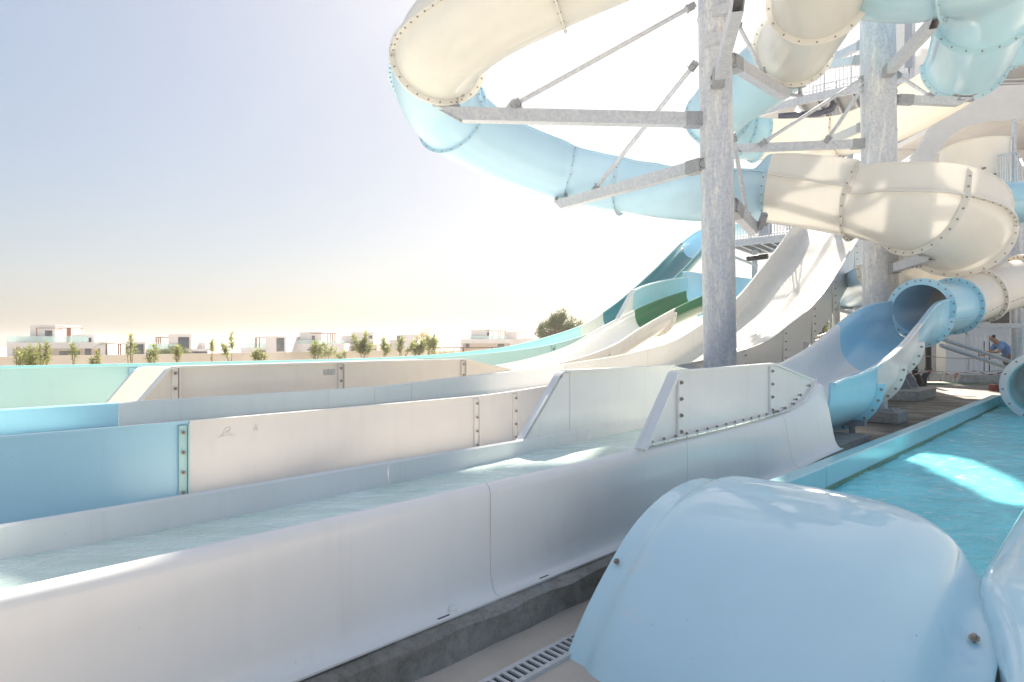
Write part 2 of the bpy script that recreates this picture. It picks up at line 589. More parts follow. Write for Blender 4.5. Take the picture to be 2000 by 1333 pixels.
m, nt, b, out = new_mat("shade_toned_deck_concrete")  # deck colour darkened to stand in for the shade lying on it
c1 = ramp(nt, noise(nt, 0.5, 8, 0.7, stretch=(1, 3, 1)), [(0.3, (0.085, 0.07, 0.058)), (0.7, (0.18, 0.155, 0.13))])
nt.links.new(c1, b.inputs["Base Color"])
nt.links.new(ramp(nt, noise(nt, 1.2, 4, 0.6), [(0.35, (0.25,)*3), (0.65, (0.7,)*3)]), b.inputs["Roughness"])
bump(nt, b, noise(nt, 25, 5, 0.7), 0.3, 0.006)
DECK = m
mb = MB()
mb.prism([L(8.3, 2.35, 0.35), L(60, 2.35, 0.35), L(60, 6.2, 0.35), L(8.3, 6.2, 0.35)], (0, 0, -0.5))
mb.prism([L(17.6, -30, 0.349), L(60, -30, 0.349), L(60, 2.35, 0.349), L(17.6, 2.35, 0.349)], (0, 0, -0.5))
tag(mb.build("slide_deck_paving", DECK), kind="structure")

# ------------------------------------------------------------------ slide 1: tube, blue bowl, nearest white lane
s1 = thing("water_slide", "nearest slide, blue tube mouth and bowl leading into the white water-filled lane", "water slide", L(3, 3, 0.3), "water slides of the tower")
rim1 = [(-6, .90), (3.8, .925), (6.3, .975), (7.0, 1.06), (7.62, 1.25), (8.6, 1.33), (9.5, 1.43), (10.75, 1.70), (11.8, 2.02), (13.2, 2.40), (14.5, 2.57), (16, 2.65)]
def lane1_sec(a):
    zf = 0.52 + 0.05 * sstep(a, 0, 6)
    return usec(2.575, 3.52, interp(rim1, min(a, 6.4)) - .012, zf, 0.16, lip=0.0, th=0.025)
lane1 = lane_fn(lane1_sec)
cuts = [-5.0, 2.34, 4.52, 6.45, 7.6]
for i in range(4):
    def sec(a):
        zr = interp(rim1, a) - .012
        return usec(2.574, 3.52, zr, 0.52 + 0.05 * sstep(a, 0, 6), 0.16, lip=0.013, th=0.006)
    shell_part(s1, "trough_section", WHITE, lane_fn(sec), cuts[i], cuts[i + 1], 24, gap=0.003)
def skirt_sec(a):
    zr = interp(rim1, a)
    w = sstep(a, 4.6, 7.6)
    base = .298 + .20 * w
    dn = -.16 * w                                     # the skirt swells outwards near the end
    prof = [(2.568, zr - .022), (2.562, zr - .004), (2.552, zr), (2.534, zr - .006), (2.518, zr - .026), (2.510, zr - .06)]
    lo = [(2.512, lerp(zr, base, .5)), (2.510, base + .15), (2.503, base + .085), (2.488, base + .04), (2.466, base + .018), (2.428, base + .012)]
    pts = []
    for n, z in prof + [(lerp(prof[-1][0], 2.512, .5), lerp(zr, base, .3))] + lo:
        f = min(1, max(0, (zr - z) / max(zr - base, .1)))
        pts.append((n + dn * f ** .7, z))
    inn = pts
    out = []
    for k, (n, z) in enumerate(pts):
        p0, p1 = pts[max(k - 1, 0)], pts[min(k + 1, len(pts) - 1)]
        d = Vector((p1[0] - p0[0], p1[1] - p0[1])).normalized()
        out.append((n - d.y * .012, z + d.x * .012))
    return inn, out
for i in range(4):
    shell_part(s1, "outer_skirt", WHITE, lane_fn(skirt_sec), cuts[i], cuts[i + 1], 30, gap=0.0025, smooth=50)
mb = MB()                                              # end cheek of the skirt
zr = interp(rim1, 7.6)
_i, _o = skirt_sec(7.58)
mb.prism([L(7.585, n, z) for n, z in _i[2:]] + [L(7.585, 3.5, .51), L(7.585, 3.5, zr - .4), L(7.585, 2.7, zr - .35)], L(.014, 0) - L(0, 0))
mb.build("end_cheek", WHITE, s1)
for a_ in (1.96, 2.72):
    mb = MB(); mb.box(L(a_, 2.457, .3125), (.075, .022, .004), R(45)); mb.build("drain_slot", BLACK, s1)
mb = MB()
for k, (r0, r1, z0, z1) in enumerate(((.024, .022, 0, .022), (.022, .013, .022, .032))):
    mb.cyl(L(2.03, 2.468, .312 + z0), L(2.03, 2.468, .312 + z1), r0, 16, r1)
mb.build("bolt_cap", WHITE, s1, smooth=40)

# splash guards on both sides of the lane end
gp = [(3.84, .935), (4.30, 1.452), (4.36, 1.47), (6.28, 1.492), (7.40, 1.29), (7.36, 1.21), (7.05, 1.065), (6.7, 1.0), (6.3, .978), (5.0, .952)]
near_guard = plate(s1, "splash_guard", WHITE, gp, 2.545, .022, label="near bolted splash guard with slanted end")
def edge_strip(parent, name, mat, pts, n0, n1, th=.022):
    """folded edge along an (a, z) polyline, from n0 to n1"""
    inn, out = [], []
    for k, (a, z) in enumerate(pts):
        a0, z0 = pts[max(k - 1, 0)]
        a1, z1 = pts[min(k + 1, len(pts) - 1)]
        d = Vector((a1 - a0, z1 - z0)).normalized()
        inn.append([L(a, n0, z), L(a, n1, z)])
        out.append([L(a + d.y * th, n0, z - d.x * th), L(a + d.y * th, n1, z - d.x * th)])
    mb = MB()
    mb.shell(inn, out)
    return mb.build(name, mat, parent, smooth=35)
edge_strip(near_guard, "folded_edge", WHITE, [(3.838, .934), (3.90, .985), (4.25, 1.395), (4.29, 1.452), (4.32, 1.478), (4.38, 1.487)], 2.475, 2.566, .03)
edge_strip(near_guard, "top_edge", WHITE, [(4.36, 1.487), (5.3, 1.496), (6.28, 1.506), (6.34, 1.50), (7.38, 1.30)], 2.515, 2.572, .02)
for a0, zb, zt, nb in ((4.43, .945, 1.44, 4), (6.22, .985, 1.475, 4)):
    mb = MB()
    mb.box(L(a0, 2.533, (zb + zt) / 2), (.062, .022, zt - zb), R(45))
    st = mb.build("seam_strip", WHITE, near_guard)
    for i in range(nb):
        bolt(st, L(a0 + .004, 2.526, lerp(zb + .05, zt - .05, i / (nb - 1))), L(0, 1), .017, .02)
foot = edge_strip(near_guard, "foot_flange", WHITE, [(3.86, .955), (5.0, .972), (6.3, .998), (6.7, 1.02), (7.05, 1.085), (7.36, 1.23), (7.44, 1.30)], 2.50, 2.548, .012)
for i in range(14):
    a = lerp(4.0, 6.25, i / 13)
    bolt(foot, L(a, 2.516, interp([(3.86, .955), (5.0, .972), (6.3, .998)], a)), (0, 0, 1), .016, .012)
for a, z in ((6.36, 1.0), (6.55, 1.02), (6.78, 1.05), (6.86, 1.09), (6.98, 1.13), (7.24, 1.22)):
    bolt(foot, L(a, 2.535, z + .01), L(0, 1) - L(0, 0), .017, .03)
# far guard
gp2 = [(3.66, .905), (4.15, 1.43), (4.22, 1.452), (5.95, 1.452), (7.3, 1.25), (7.3, .96)]
far_guard = plate(s1, "splash_guard", WHITE, gp2, 3.535, .03, label="far splash guard standing behind the water")
edge_strip(far_guard, "folded_edge", WHITE, [(3.655, .903), (3.72, .965), (4.12, 1.40), (4.16, 1.44), (4.22, 1.462)], 3.535, 3.61, .025)
edge_strip(far_guard, "top_edge", WHITE, [(4.22, 1.466), (5.95, 1.468), (7.3, 1.27)], 3.49, 3.6, .018)
mb = MB(); mb.box(L(4.27, 3.533, 1.18), (.006, .006, .52), R(45)); mb.build("seam_line", CREAM, far_guard)

# blue and white chute sections rising to the tube mouth
def s1_sec(a):
    zr = interp(rim1, a)
    n0, n1 = lerp(2.44, 2.55, sstep(a, 11.5, 15)), lerp(3.60, 3.52, sstep(a, 11.5, 15))
    return usec(n0, n1, zr, zr - lerp(.70, .86, sstep(a, 7.6, 10)), .57, lip=.085, th=.03, nc=10)
s1f = lane_fn(s1_sec)
_lo = lambda a: tuple(q[:17] for q in s1f(a))
_hi = lambda a: tuple(q[16:] for q in s1f(a))
shell_part(s1, "chute_section", BLUE, _lo, 7.62, 9.5, 20, gap=.002, smooth=50)
shell_part(s1, "chute_section", WHITE, _hi, 7.62, 9.5, 20, gap=.002, smooth=50)
for a0, a1, mt in ((9.5, 10.7, WHITE), (10.7, 11.85, WHITE), (11.85, 13.6, BLUE), (13.6, 15.0, BLUE)):
    shell_part(s1, "chute_section", mt, s1f, a0, a1, 20, gap=.002, smooth=50)
for a, mt in ((9.46, BLUE), (10.66, WHITE), (11.8, WHITE), (14.9, BLUE)):
    flange_part(s1, mt, s1f, a, fw=.10, k0=3, k1=-3, spacing=.155, bs=.02)
# rolled white and blue rims

# ------------------------------------------------------------------ slide paths through the air
def catmull(P, s):
    n = len(P)
    i = min(max(int(math.floor(s)), 0), n - 2)
    t = s - i
    p1, p2 = P[i], P[i + 1]
    p0 = P[i - 1] if i > 0 else p1 * 2 - p2
    p3 = P[i + 2] if i + 2 < n else p2 * 2 - p1
    return 0.5 * ((2 * p1) + (p2 - p0) * t + (2*p0 - 5*p1 + 4*p2 - p3) * t*t + (3*p1 - p0 - 3*p2 + p3) * t**3)

class Path:
    def __init__(self, pts):
        self.P = [Vector(p) for p in pts]
    def frame(self, s):
        p = catmull(self.P, s)
        t = (catmull(self.P, s + .03) - catmull(self.P, s - .03))
        if t.length < 1e-9:
            t = catmull(self.P, s) - catmull(self.P, s - .05)
        t.normalize()
        side = t.cross(Vector((0, 0, 1))).normalized()
        return p, t, side, side.cross(t)

def tube_fn(path, r, ph0, ph1, wall=0.0, lip=0.0, K=36, th=.03, roll=0.0, wallm=0.0):
    """section of a tube or open flume: arc from ph0 to ph1 degrees (0 = bottom, + = right of travel), with an upright wall above ph1
    (and one above ph0, wallm high). Each argument may be a function of s."""
    val = lambda x, s: x(s) if callable(x) else x
    def fn(s):
        p, t, sd, up = path.frame(s)
        a0, a1, h, l, rr, hm = R(val(ph0, s)), R(val(ph1, s)), val(wall, s), val(lip, s), val(r, s), val(wallm, s)
        ro = R(val(roll, s))
        if ro:
            sd, up = sd * math.cos(ro) + up * math.sin(ro), up * math.cos(ro) - sd * math.sin(ro)
        pt = lambda ph, q: p + sd * (q * math.sin(ph)) - up * (q * math.cos(ph))
        inn, out = [], []
        d0 = sd * math.sin(a0) - up * math.cos(a0)
        d1 = sd * math.sin(a1) - up * math.cos(a1)
        if l > 0 or hm > 0:
            inn.append(pt(a0, rr) + up * hm + d0 * l); out.append(pt(a0, rr) + up * (hm - .03) + d0 * l)
        if hm > 0:
            inn.append(pt(a0, rr) + up * hm); out.append(pt(a0, rr) + up * (hm - .03) + d0 * th)
        for k in range(K + 1):
            ph = lerp(a0, a1, k / K)
            inn.append(pt(ph, rr)); out.append(pt(ph, rr + th))
        if l > 0 or h > 0:
            inn.append(pt(a1, rr) + up * max(h, .002)); out.append(pt(a1, rr + th) + up * max(h - .03, .001))
            inn.append(pt(a1, rr) + up * max(h, .002) + d1 * l); out.append(pt(a1, rr) + up * max(h - .03, .001) + d1 * l)
        return inn, out
    return fn

def seam_strip(parent, mat, path, s0, s1, ph, r, fw=.08, th=.03, ns=30, spacing=.22, bs=.02, bolts=True, name="seam_flange"):
    """flange that runs lengthwise along a tube"""
    val = lambda x, s: x(s) if callable(x) else x
    inn, out, mids = [], [], []
    for i in range(ns + 1):
        s = lerp(s0, s1, i / ns)
        p, t, sd, up = path.frame(s)
        a = R(val(ph, s)); rr = val(r, s)
        d = sd * math.sin(a) - up * math.cos(a)
        e = sd * math.cos(a) + up * math.sin(a)
        q = p + d * (rr - .01)
        inn.append([q + e * th / 2, q + d * fw + e * th / 2])
        out.append([q - e * th / 2, q + d * fw - e * th / 2])
        mids.append((q + d * (fw * .6), e))
    mb = MB(); mb.shell(inn, out)
    o = mb.build(name, mat, parent, smooth=40)
    if bolts:
        acc, nxt = 0, spacing * .5
        for k in range(len(mids) - 1):
            d = (mids[k+1][0] - mids[k][0]).length
            while d > 1e-6 and acc + d >= nxt:
                f = (nxt - acc) / d
                bolt(o, mids[k][0].lerp(mids[k+1][0], f), mids[k][1], bs, th)
                nxt += spacing
            acc += d
    return o

# tube that feeds slide 1 from the right
c0 = L(15.05, 3.04, 2.42)
t1 = Path([L(13.6, 3.02, 2.30), c0, PX(1862, 598, 13.7), PX(1916, 577, 14.0), PX(2000, 551, 14.1), PX(2120, 525, 14.0)])
f = tube_fn(t1, .51, -180, 180, K=40)
shell_part(s1, "tube_section", BLUE, f, 1, 2, 14, smooth=50)
shell_part(s1, "tube_section", CREAM, f, 2, 3, 12, smooth=50)
shell_part(s1, "tube_section", CREAM, f, 3, 5, 18, smooth=50)
for s, mt in ((1.03, BLUE), (1.97, BLUE), (3.0, CREAM), (4.0, CREAM)):
    flange_part(s1, mt, f, s, fw=.10, spacing=.165, bs=.019)
for s0, s1_, mt in ((1.1, 1.9, BLUE), (2.06, 2.95, CREAM), (3.05, 4.9, CREAM)):
    seam_strip(s1, mt, t1, s0, s1_, 62, .54, fw=.04, bs=.012, spacing=.12)

# ------------------------------------------------------------------ slide 2: wide white flume
s2 = thing("water_slide", "wide two-lane white flume sloping steeply down beside the streaked steel column", "water slide", L(8, 8.3, 0.2), "water slides of the tower")
rim2 = [(-6, .90), (6, .92), (8.2, 1.02), (9.7, 1.09), (12, 1.24), (14.2, 1.43), (16.6, 1.78), (18.3, 2.30), (19.7, 2.76), (20.8, 3.25), (21.7, 3.72), (23.2, 4.65), (24.9, 5.72), (26, 6.5), (27.6, 7.5)]
def s2_sec(a):
    zr = interp(rim2, a)
    rib = [(.40, 0), (.47, .0), (.505, .06), (.545, .06), (.58, .0), (.65, 0)]
    return usec(6.93, 9.7, zr, zr - lerp(.55, .72, sstep(a, 8, 16)), .22, lip=.075, th=.03, rib=rib)
s2f = lane_fn(s2_sec)
segs = [(-5, 2.13, LBLUE, 16), (2.13, 6.16, WHITE, 14), (6.16, 6.97, WHITE, 4), (6.97, 11.5, WHITE, 14), (11.5, 15.2, WHITE_F, 14), (15.2, 17.8, WHITE_F, 12), (17.8, 20.1, WHITE_F, 12), (20.1, 22.0, WHITE_F, 12), (22.0, 24.3, WHITE_F, 12), (24.3, 27.6, WHITE_F, 14)]
for a0, a1, mt, ns in segs:
    shell_part(s2, "flume_section", mt, s2f, a0, a1, ns, gap=.004, smooth=40)
# outer apron of the low lane, down to its footing
for a0, a1, mt in ((-5, 2.13, LBLUE), (2.13, 6.16, WHITE), (6.16, 6.97, WHITE), (6.97, 12, WHITE)):
    def sec(a):
        zr = interp(rim2, a) - .032
        return [(6.895, zr), (6.893, zr - .3), (6.89, .12)], [(6.87, zr), (6.868, zr - .3), (6.865, .12)]
    shell_part(s2, "outer_apron", mt, lane_fn(sec), a0, a1, 10, gap=.004)
for a, mt, s_ in ((2.09, TEAL, 1), (6.11, WHITE, 1), (6.93, WHITE, 1)):
    zr = interp(rim2, a) - .04
    mb = MB()
    mb.box(L(a - .02, 6.85, (zr + .15) / 2), (.075, .03, zr - .15), R(45))
    mb.box(L(a + .028, 6.835, (zr + .15) / 2), (.014, .06, zr - .15), R(45))
    st = mb.build("seam_strip", mt, s2)
    for i in range(4):
        bolt(st, L(a - .02, 6.84, zr - .07 - i * .205), L(0, 1), .019, .05)
def steep(a):
    zr = interp(rim2, a) - .032
    dep = lerp(zr - .2, 1.12, sstep(a, 13, 16.5))
    inn = [(6.895, zr - dep * k / 8) for k in range(9)]
    return inn, [(6.87 + .0008 * k * k, z) for k, (n_, z) in enumerate(inn)]
steepf = lane_fn(steep)
for a0, a1 in ((12, 15.2), (15.2, 17.8), (17.8, 20.1), (20.1, 22.0), (22.0, 24.3), (24.3, 27.6)):
    shell_part(s2, "outer_apron", WHITE, steepf, a0, a1, 12, gap=.004)
for a in (15.2, 17.8, 20.1, 22.0, 24.3):
    zr = interp(rim2, a)
    mb = MB()
    sl = (interp(rim2, a + .2) - interp(rim2, a - .2)) / .4
    wd = .075 if a < 16 else .11
    pts = [L(a - wd, 6.845, zr - .04 - sl * wd), L(a + wd, 6.845, zr - .04 + sl * wd), L(a + wd, 6.845, zr - 1.12 + sl * wd), L(a + wd * .4, 6.845, zr - 1.24 + sl * wd * .4), L(a - wd * .4, 6.845, zr - 1.24 - sl * wd * .4), L(a - wd, 6.845, zr - 1.12 - sl * wd)]
    mb.prism(pts, L(0, .03) - L(0, 0))
    st = mb.build("seam_strip", WHITE, s2)
    for i in range(5):
        bolt(st, L(a, 6.84, zr - .14 - i * .23), L(0, 1), .026, .04)

# faint pencil scribble on the white lane wall
mb = MB()
def scrib(pts):
    for p, q in zip(pts, pts[1:]):
        mb.beam(L(*p), L(*q), .004, .004)
sc_ = lambda a, z: (a, 6.8635, z)
scrib([sc_(2.42, .70), sc_(2.52, .72), sc_(2.60, .695)]); scrib([sc_(2.46, .715), sc_(2.50, .79), sc_(2.545, .80), sc_(2.55, .765), sc_(2.50, .745), sc_(2.57, .72)])
scrib([sc_(2.80, .735), sc_(2.825, .80), sc_(2.845, .735), sc_(2.80, .75)])
mb.build("pencil_scribble", plain("pencil_grey", (.74, .72, .69), .8), s2)

# ------------------------------------------------------------------ slide 3 (lane part of the long spiral)
s3 = thing("water_slide", "long spiral slide, white and blue loop round the columns down to the green chute", "water slide", L(12, 11.8, 0.2), "water slides of the tower")
rim3 = [(-6, .5), (3, .52), (8, .85), (11, 1.01), (13.2, 1.23), (15.3, 1.66), (16.8, 2.22), (19.1, 2.98), (20.8, 3.45), (22.6, 3.85)]
def s3_sec(a):
    zr = interp(rim3, a)
    d = lerp(.42, .82, sstep(a, 8, 15))
    return usec(11.02, 12.6, zr, zr - d, lerp(.15, .7, sstep(a, 9, 15)), lip=.07, th=.03, nc=9)
s3f = lane_fn(s3_sec)
for a0, a1, mt, ns in ((-5, 3.1, CREAM, 10), (3.1, 9.4, CREAM, 14), (9.4, 13.2, WHITE, 12), (13.2, 15.1, WHITE, 10), (15.1, 18.9, WHITE, 16), (18.9, 22.6, GREEN, 14)):
    shell_part(s3, "chute_section", mt, s3f, a0, a1, ns, gap=.004, smooth=45)
flange_part(s3, WHITE, s3f, 18.85, fw=.11, k0=3, k1=-3, spacing=.24, bs=.019)
flange_part(s3, WHITE, s3f, 15.1, fw=.07, k0=3, k1=-3, spacing=.24, bs=.019)
flange_part(s3, WHITE, s3f, 13.15, fw=.05, k0=3, k1=9, spacing=.24, bs=.022)
# tall far wall above the green chute, with its slanted white end
hw = [(18.75, 2.9), (18.80, 3.60)] + [(a, interp([(18.8, 3.64), (20, 3.95), (21.4, 4.22), (22.7, 4.42)], a)) for a in (19.4, 20, 20.8, 21.6, 22.7)] + [(22.7, 3.88), (20.8, 3.47), (19.1, 3.0)]
g = plate(s3, "tall_wall", BLUE, hw, 12.60, .04)
edge_strip(g, "rim", SKYB, [(18.78, 3.62)] + [(a, interp([(18.8, 3.66), (20, 3.97), (21.4, 4.24), (22.7, 4.44)], a)) for a in (19.4, 20, 20.8, 21.6, 22.7)], 12.55, 12.72, .05)
ew = plate(s3, "slanted_wall_end", WHITE, [(17.85, 2.62), (18.72, 3.60), (18.80, 3.64), (18.75, 2.9), (18.4, 2.8)], 12.595, .045)
edge_strip(ew, "rim", WHITE, [(17.83, 2.60), (18.3, 3.12), (18.68, 3.56), (18.74, 3.64), (18.82, 3.67)], 12.50, 12.70, .05)
edge_strip(ew, "inner_seam", WHITE, [(18.6, 2.9), (18.72, 3.55)], 12.58, 12.6, .02)
# splash guards of lane 3
gp3 = [(2.62, .72), (3.08, 1.27), (3.16, 1.315), (9.4, 1.33), (10.95, 1.03), (9.0, .55), (2.62, .45)]
ng3 = plate(s3, "splash_guard", CREAM, gp3, 10.98, .03, label="near cream splash guard with slanted end")
edge_strip(ng3, "folded_edge", WHITE, [(2.60, .72), (3.06, 1.285), (3.12, 1.33), (3.2, 1.338)], 10.90, 11.03, .04)
edge_strip(ng3, "top_edge", WHITE, [(3.18, 1.337), (6, 1.345), (9.42, 1.35), (10.98, 1.05)], 10.93, 11.06, .03)
for a0, nb in ((3.22, 3), (6.2, 3), (9.36, 2)):
    mb = MB()
    mb.box(L(a0 - .03, 10.955, .96), (.09, .045, .68), R(45))
    mb.box(L(a0 + .035, 10.93, .96), (.018, .09, .68), R(45))
    st = mb.build("seam_strip", CREAM, ng3)
    for i in range(nb):
        bolt(st, L(a0 - .03, 10.945, 1.22 - i * .25), L(0, 1), .026, .05)
mb = MB()
for i in range(3):
    mb.box(L(5.86 + i * .085, 10.974, 1.15), (.07, .006, .11), R(45))
mb.build("worn_sticker", plain("worn_sticker", (.5, .49, .47), .7, 0, .3, 30, 0), ng3)
gp4 = [(2.55, .60), (3.02, 1.20), (3.12, 1.262), (9.2, 1.30), (10.9, 1.04), (9, .6)]
fg3 = plate(s3, "splash_guard", WHITE, gp4, 12.62, .04, label="far white splash guard")
edge_strip(fg3, "top_edge", WHITE, [(2.53, .60), (3.0, 1.21), (3.1, 1.272), (3.2, 1.282), (9.2, 1.32), (10.9, 1.05)], 12.57, 12.72, .03)

# ------------------------------------------------------------------ slide 4: far teal slide
s4 = thing("water_slide", "farthest slide, pale teal lane climbing through dark teal panels behind the green chute", "water slide", L(14, 14.7, 0.2), "water slides of the tower")
rim4 = [(-6, 1.27), (8, 1.275), (11, 1.32), (13.5, 1.45), (15.5, 1.63), (17.5, 1.98), (19.6, 2.48), (21, 3.03), (22.65, 3.84), (25, 5.2), (27.4, 6.7), (29.3, 7.6), (31.5, 8.0)]
def s4_sec(a):
    zr = interp(rim4, a)
    return usec(14.0, 15.5, zr, zr - lerp(.6, .85, sstep(a, 12, 18)), lerp(.2, .7, sstep(a, 12, 18)), lip=.08, th=.03, nc=9)
s4f = lane_fn(s4_sec)
for a0, a1, mt, ns in ((-5, 3.36, TEAL, 10), (3.36, 10, TEAL, 10), (10, 16.2, TEAL, 14), (16.2, 19.4, TEAL, 12), (19.4, 20.9, CREAM, 8), (20.9, 24.2, DTEAL, 14), (24.2, 27.4, DTEAL, 14), (27.4, 31.5, BLUE, 14)):
    shell_part(s4, "chute_section", mt, s4f, a0, a1, ns, gap=.004, smooth=45)
for a0, a1 in ((-5, 3.36), (3.36, 9), (9, 17)):
    def sec(a):
        zr = interp(rim4, a) - .032
        return [(13.965, zr), (13.96, zr - .3), (13.955, .12)], [(13.935, zr), (13.93, zr - .3), (13.925, .12)]
    shell_part(s4, "outer_apron", TEAL, lane_fn(sec), a0, a1, 10, gap=.006)
for a in (3.3, 15.9):
    zr = interp(rim4, a) - .04
    mb = MB()
    mb.box(L(a - .03, 13.90, zr - .35), (.1, .05, .7), R(45))
    mb.box(L(a + .05, 13.87, zr - .35), (.02, .1, .7), R(45))
    st = mb.build("seam_strip", BLUE if a < 5 else TEAL, s4)
    for i in range(2):
        bolt(st, L(a - .03, 13.89, zr - .12 - i * .22), L(0, 1), .035, .06)
flange_part(s4, DTEAL, s4f, 27.4, fw=.07, k0=3, k1=-3, spacing=.3, bs=.019)

# ------------------------------------------------------------------ slide 3: the spiral
cA = [PX(1330, -150, 11.6), PX(1190, -95, 11.6), PX(1070, -42, 11.8), PX(950, 20, 12.2), PX(880, 75, 12.6), PX(856, 118, 13.2), PX(850, 168, 14.2),
      PX(882, 226, 15.2), PX(955, 274, 16.3), PX(1040, 308, 17.1), PX(1110, 330, 17.5), PX(1222, 350, 17.2), PX(1315, 357, 16.3), PX(1410, 356, 15.4),
      PX(1514, 354, 14.95), PX(1685, 376, 13.75), PX(1748, 386, 13.2), PX(1796, 398, 13.1), PX(1850, 418, 13.5), PX(1868, 450, 14.2), PX(1840, 490, 15.4),
      PX(1754, 520, 18.2), PX(1690, 545, 22.5), PX(1620, 562, 25.5), PX(1520, 576, 28), PX(1440, 580, 27), L(22.6, 11.81, 3.62), L(20.6, 11.81, 3.2)]
pA = Path(cA)
RA = .90
closed = dict(ph0=-180, ph1=180)
def seg(parent, path, mat, s0, s1_, r=RA, ns=None, **kw):
    f = tube_fn(path, r, **kw)
    shell_part(parent, "tube_section" if kw.get("ph1") == 180 else "flume_section", mat, f, s0, s1_, ns or max(10, int((s1_ - s0) * 9)), smooth=50)
    return f
fc = seg(s3, pA, WHITE_T, 0, 2, **closed)
flange_part(s3, WHITE_T, fc, 2.0, fw=.11, spacing=.24, bs=.019)
seg(s3, pA, WHITE_T, 2, 5, **closed)
flange_part(s3, WHITE_T, fc, 5.0, fw=.12, spacing=.25, bs=.021)
seg(s3, pA, BLUE_T, 5, 7, **closed)
flange_part(s3, BLUE_T, fc, 7.0, fw=.085, spacing=.28, bs=.019)
for s0, s1_, ph, mt in ((.1, 1.95, -90, WHITE_T), (2.05, 4.95, -90, WHITE_T), (5.05, 6.95, -90, BLUE_T), (.1, 1.95, 90, WHITE_T), (2.05, 4.95, 90, WHITE_T), (5.05, 6.95, 90, BLUE_T)):
    seam_strip(s3, mt, pA, s0, s1_, ph, RA + .03, fw=.10, spacing=.2, bs=.022)
open_b = dict(ph0=-112, ph1=112, lip=.07)
fo = seg(s3, pA, BLUE_T, 7, 10, **open_b)
flange_part(s3, BLUE_T, fo, 10.0, fw=.09, k0=1, k1=-2, spacing=.24, bs=.019)
seg(s3, pA, BLUE_T, 10, 11, **open_b)
flange_part(s3, BLUE_T, fo, 11.0, fw=.09, k0=1, k1=-2, spacing=.24, bs=.019)
wallA = lambda s: interp([(13.3, .02), (13.55, .04), (14.0, .45), (15.0, .56), (17.0, .58), (18.2, .5), (19.0, .35)], s)
RW = lambda s: lerp(RA, .98, sstep(s, 11, 14))
open_w = dict(ph0=-100, ph1=lambda s: lerp(112, 87, sstep(s, 11, 14)), lip=.05, wall=wallA)
fw_ = tube_fn(pA, RW, **open_w)
shell_part(s3, "flume_section", BLUE_T, fw_, 11, 14, 30, smooth=50)
flange_part(s3, BLUE_T, fw_, 13.97, fw=.10, k0=1, k1=-2, spacing=.2, bs=.021)
shell_part(s3, "flume_section", WHITE_O, fw_, 14.01, 15, 16, smooth=50)
flange_part(s3, WHITE_O, fw_, 15.0, fw=.10, k0=1, k1=-1, spacing=.24, bs=.019, th=.06)
shell_part(s3, "flume_section", WHITE_O, fw_, 15, 17, 18, smooth=50)
flange_part(s3, WHITE_O, fw_, 17.0, fw=.12, k0=1, k1=-1, spacing=.22, bs=.021, th=.06)
shell_part(s3, "flume_section", WHITE_O, fw_, 17, 19, 20, smooth=50)
flange_part(s3, WHITE_O, fw_, 19.0, fw=.12, k0=1, k1=-1, spacing=.25, bs=.019)
for s0, s1_, mt in ((11.1, 13.9, BLUE_T), (14.04, 14.96, WHITE_O), (15.04, 16.96, WHITE_O), (17.04, 18.9, WHITE_O)):
    seam_strip(s3, mt, pA, s0, s1_, open_w["ph1"], lambda s: RW(s) + .03, fw=.10, th=.04, spacing=.3, bs=.02, bolts=s0 > 17)
open_c = dict(ph0=-95, ph1=95, lip=.06)
foc = seg(s3, pA, CREAM_T, 19, 21.1, r=.95, **open_c)
flange_part(s3, CREAM_T, foc, 21.05, fw=.08, k0=1, k1=-2, spacing=.24, bs=.02)
seg(s3, pA, BLUE_T, 21.1, 24, ns=24, **open_c)
open_d = dict(ph0=-88, ph1=100, lip=.08, wall=lambda s: lerp(.1, .85, sstep(s, 22.5, 25)))
shell_part(s3, "flume_section", BLUE, tube_fn(pA, .86, **open_d), 24, 26, 16, smooth=50)

# ------------------------------------------------------------------ slide 5: upper slide behind the columns
s5 = thing("water_slide", "upper slide, white tube behind the first column turning into cream flume and big teal bend", "water slide", PX(1718, 300, 16), "water slides of the tower")
cB = [PX(1560, -190, 11.0), PX(1585, -90, 12.0), PX(1597, -5, 13.2), PX(1550, 92, 15.6), PX(1490, 148, 17.0), PX(1430, 190, 18), PX(1402, 225, 19), PX(1420, 248, 19.9), PX(1470, 257, 20.3),
      PX(1560, 256, 20.2), PX(1650, 246, 19.4), PX(1730, 222, 18.2), PX(1805, 182, 17.2), PX(1884, 124, 16.0), PX(1928, 13, 13.4), PX(1935, -50, 12.3), PX(1880, -70, 11.9), PX(1790, -52, 12.4), PX(1690, -60, 13.2), PX(1600, -110, 14.2)]
pB = Path(cB)
RB = .88
fB = seg(s5, pB, WHITE_T, 0, 2, r=RB, **closed)
flange_part(s5, WHITE_T, fB, 2.0, fw=.13, spacing=.36, bs=.021)
seg(s5, pB, WHITE_T, 2, 3, r=RB, **closed)
flange_part(s5, WHITE_T, fB, 3.0, fw=.12, spacing=.26, bs=.019)
seg(s5, pB, TEAL_T, 3, 6, r=RB, **closed)
flange_part(s5, TEAL_T, fB, 6.0, fw=.10, spacing=.22, bs=.02)
seg(s5, pB, TEAL_T, 6, 7.3, r=RB, **closed)
flange_part(s5, TEAL_T, fB, 7.3, fw=.10, spacing=.22, bs=.02)
open_e = dict(ph0=-95, ph1=95, lip=.07)
fBo = seg(s5, pB, TEAL_T, 7.3, 8.1, r=RB, **open_e)
flange_part(s5, TEAL_T, fBo, 8.1, fw=.09, k0=1, k1=-2, spacing=.22, bs=.02)
seg(s5, pB, CREAM_T, 8.1, 10, r=RB, **open_e)
flange_part(s5, CREAM_T, fBo, 9.95, fw=.06, k0=1, k1=-2, spacing=.24, bs=.02)
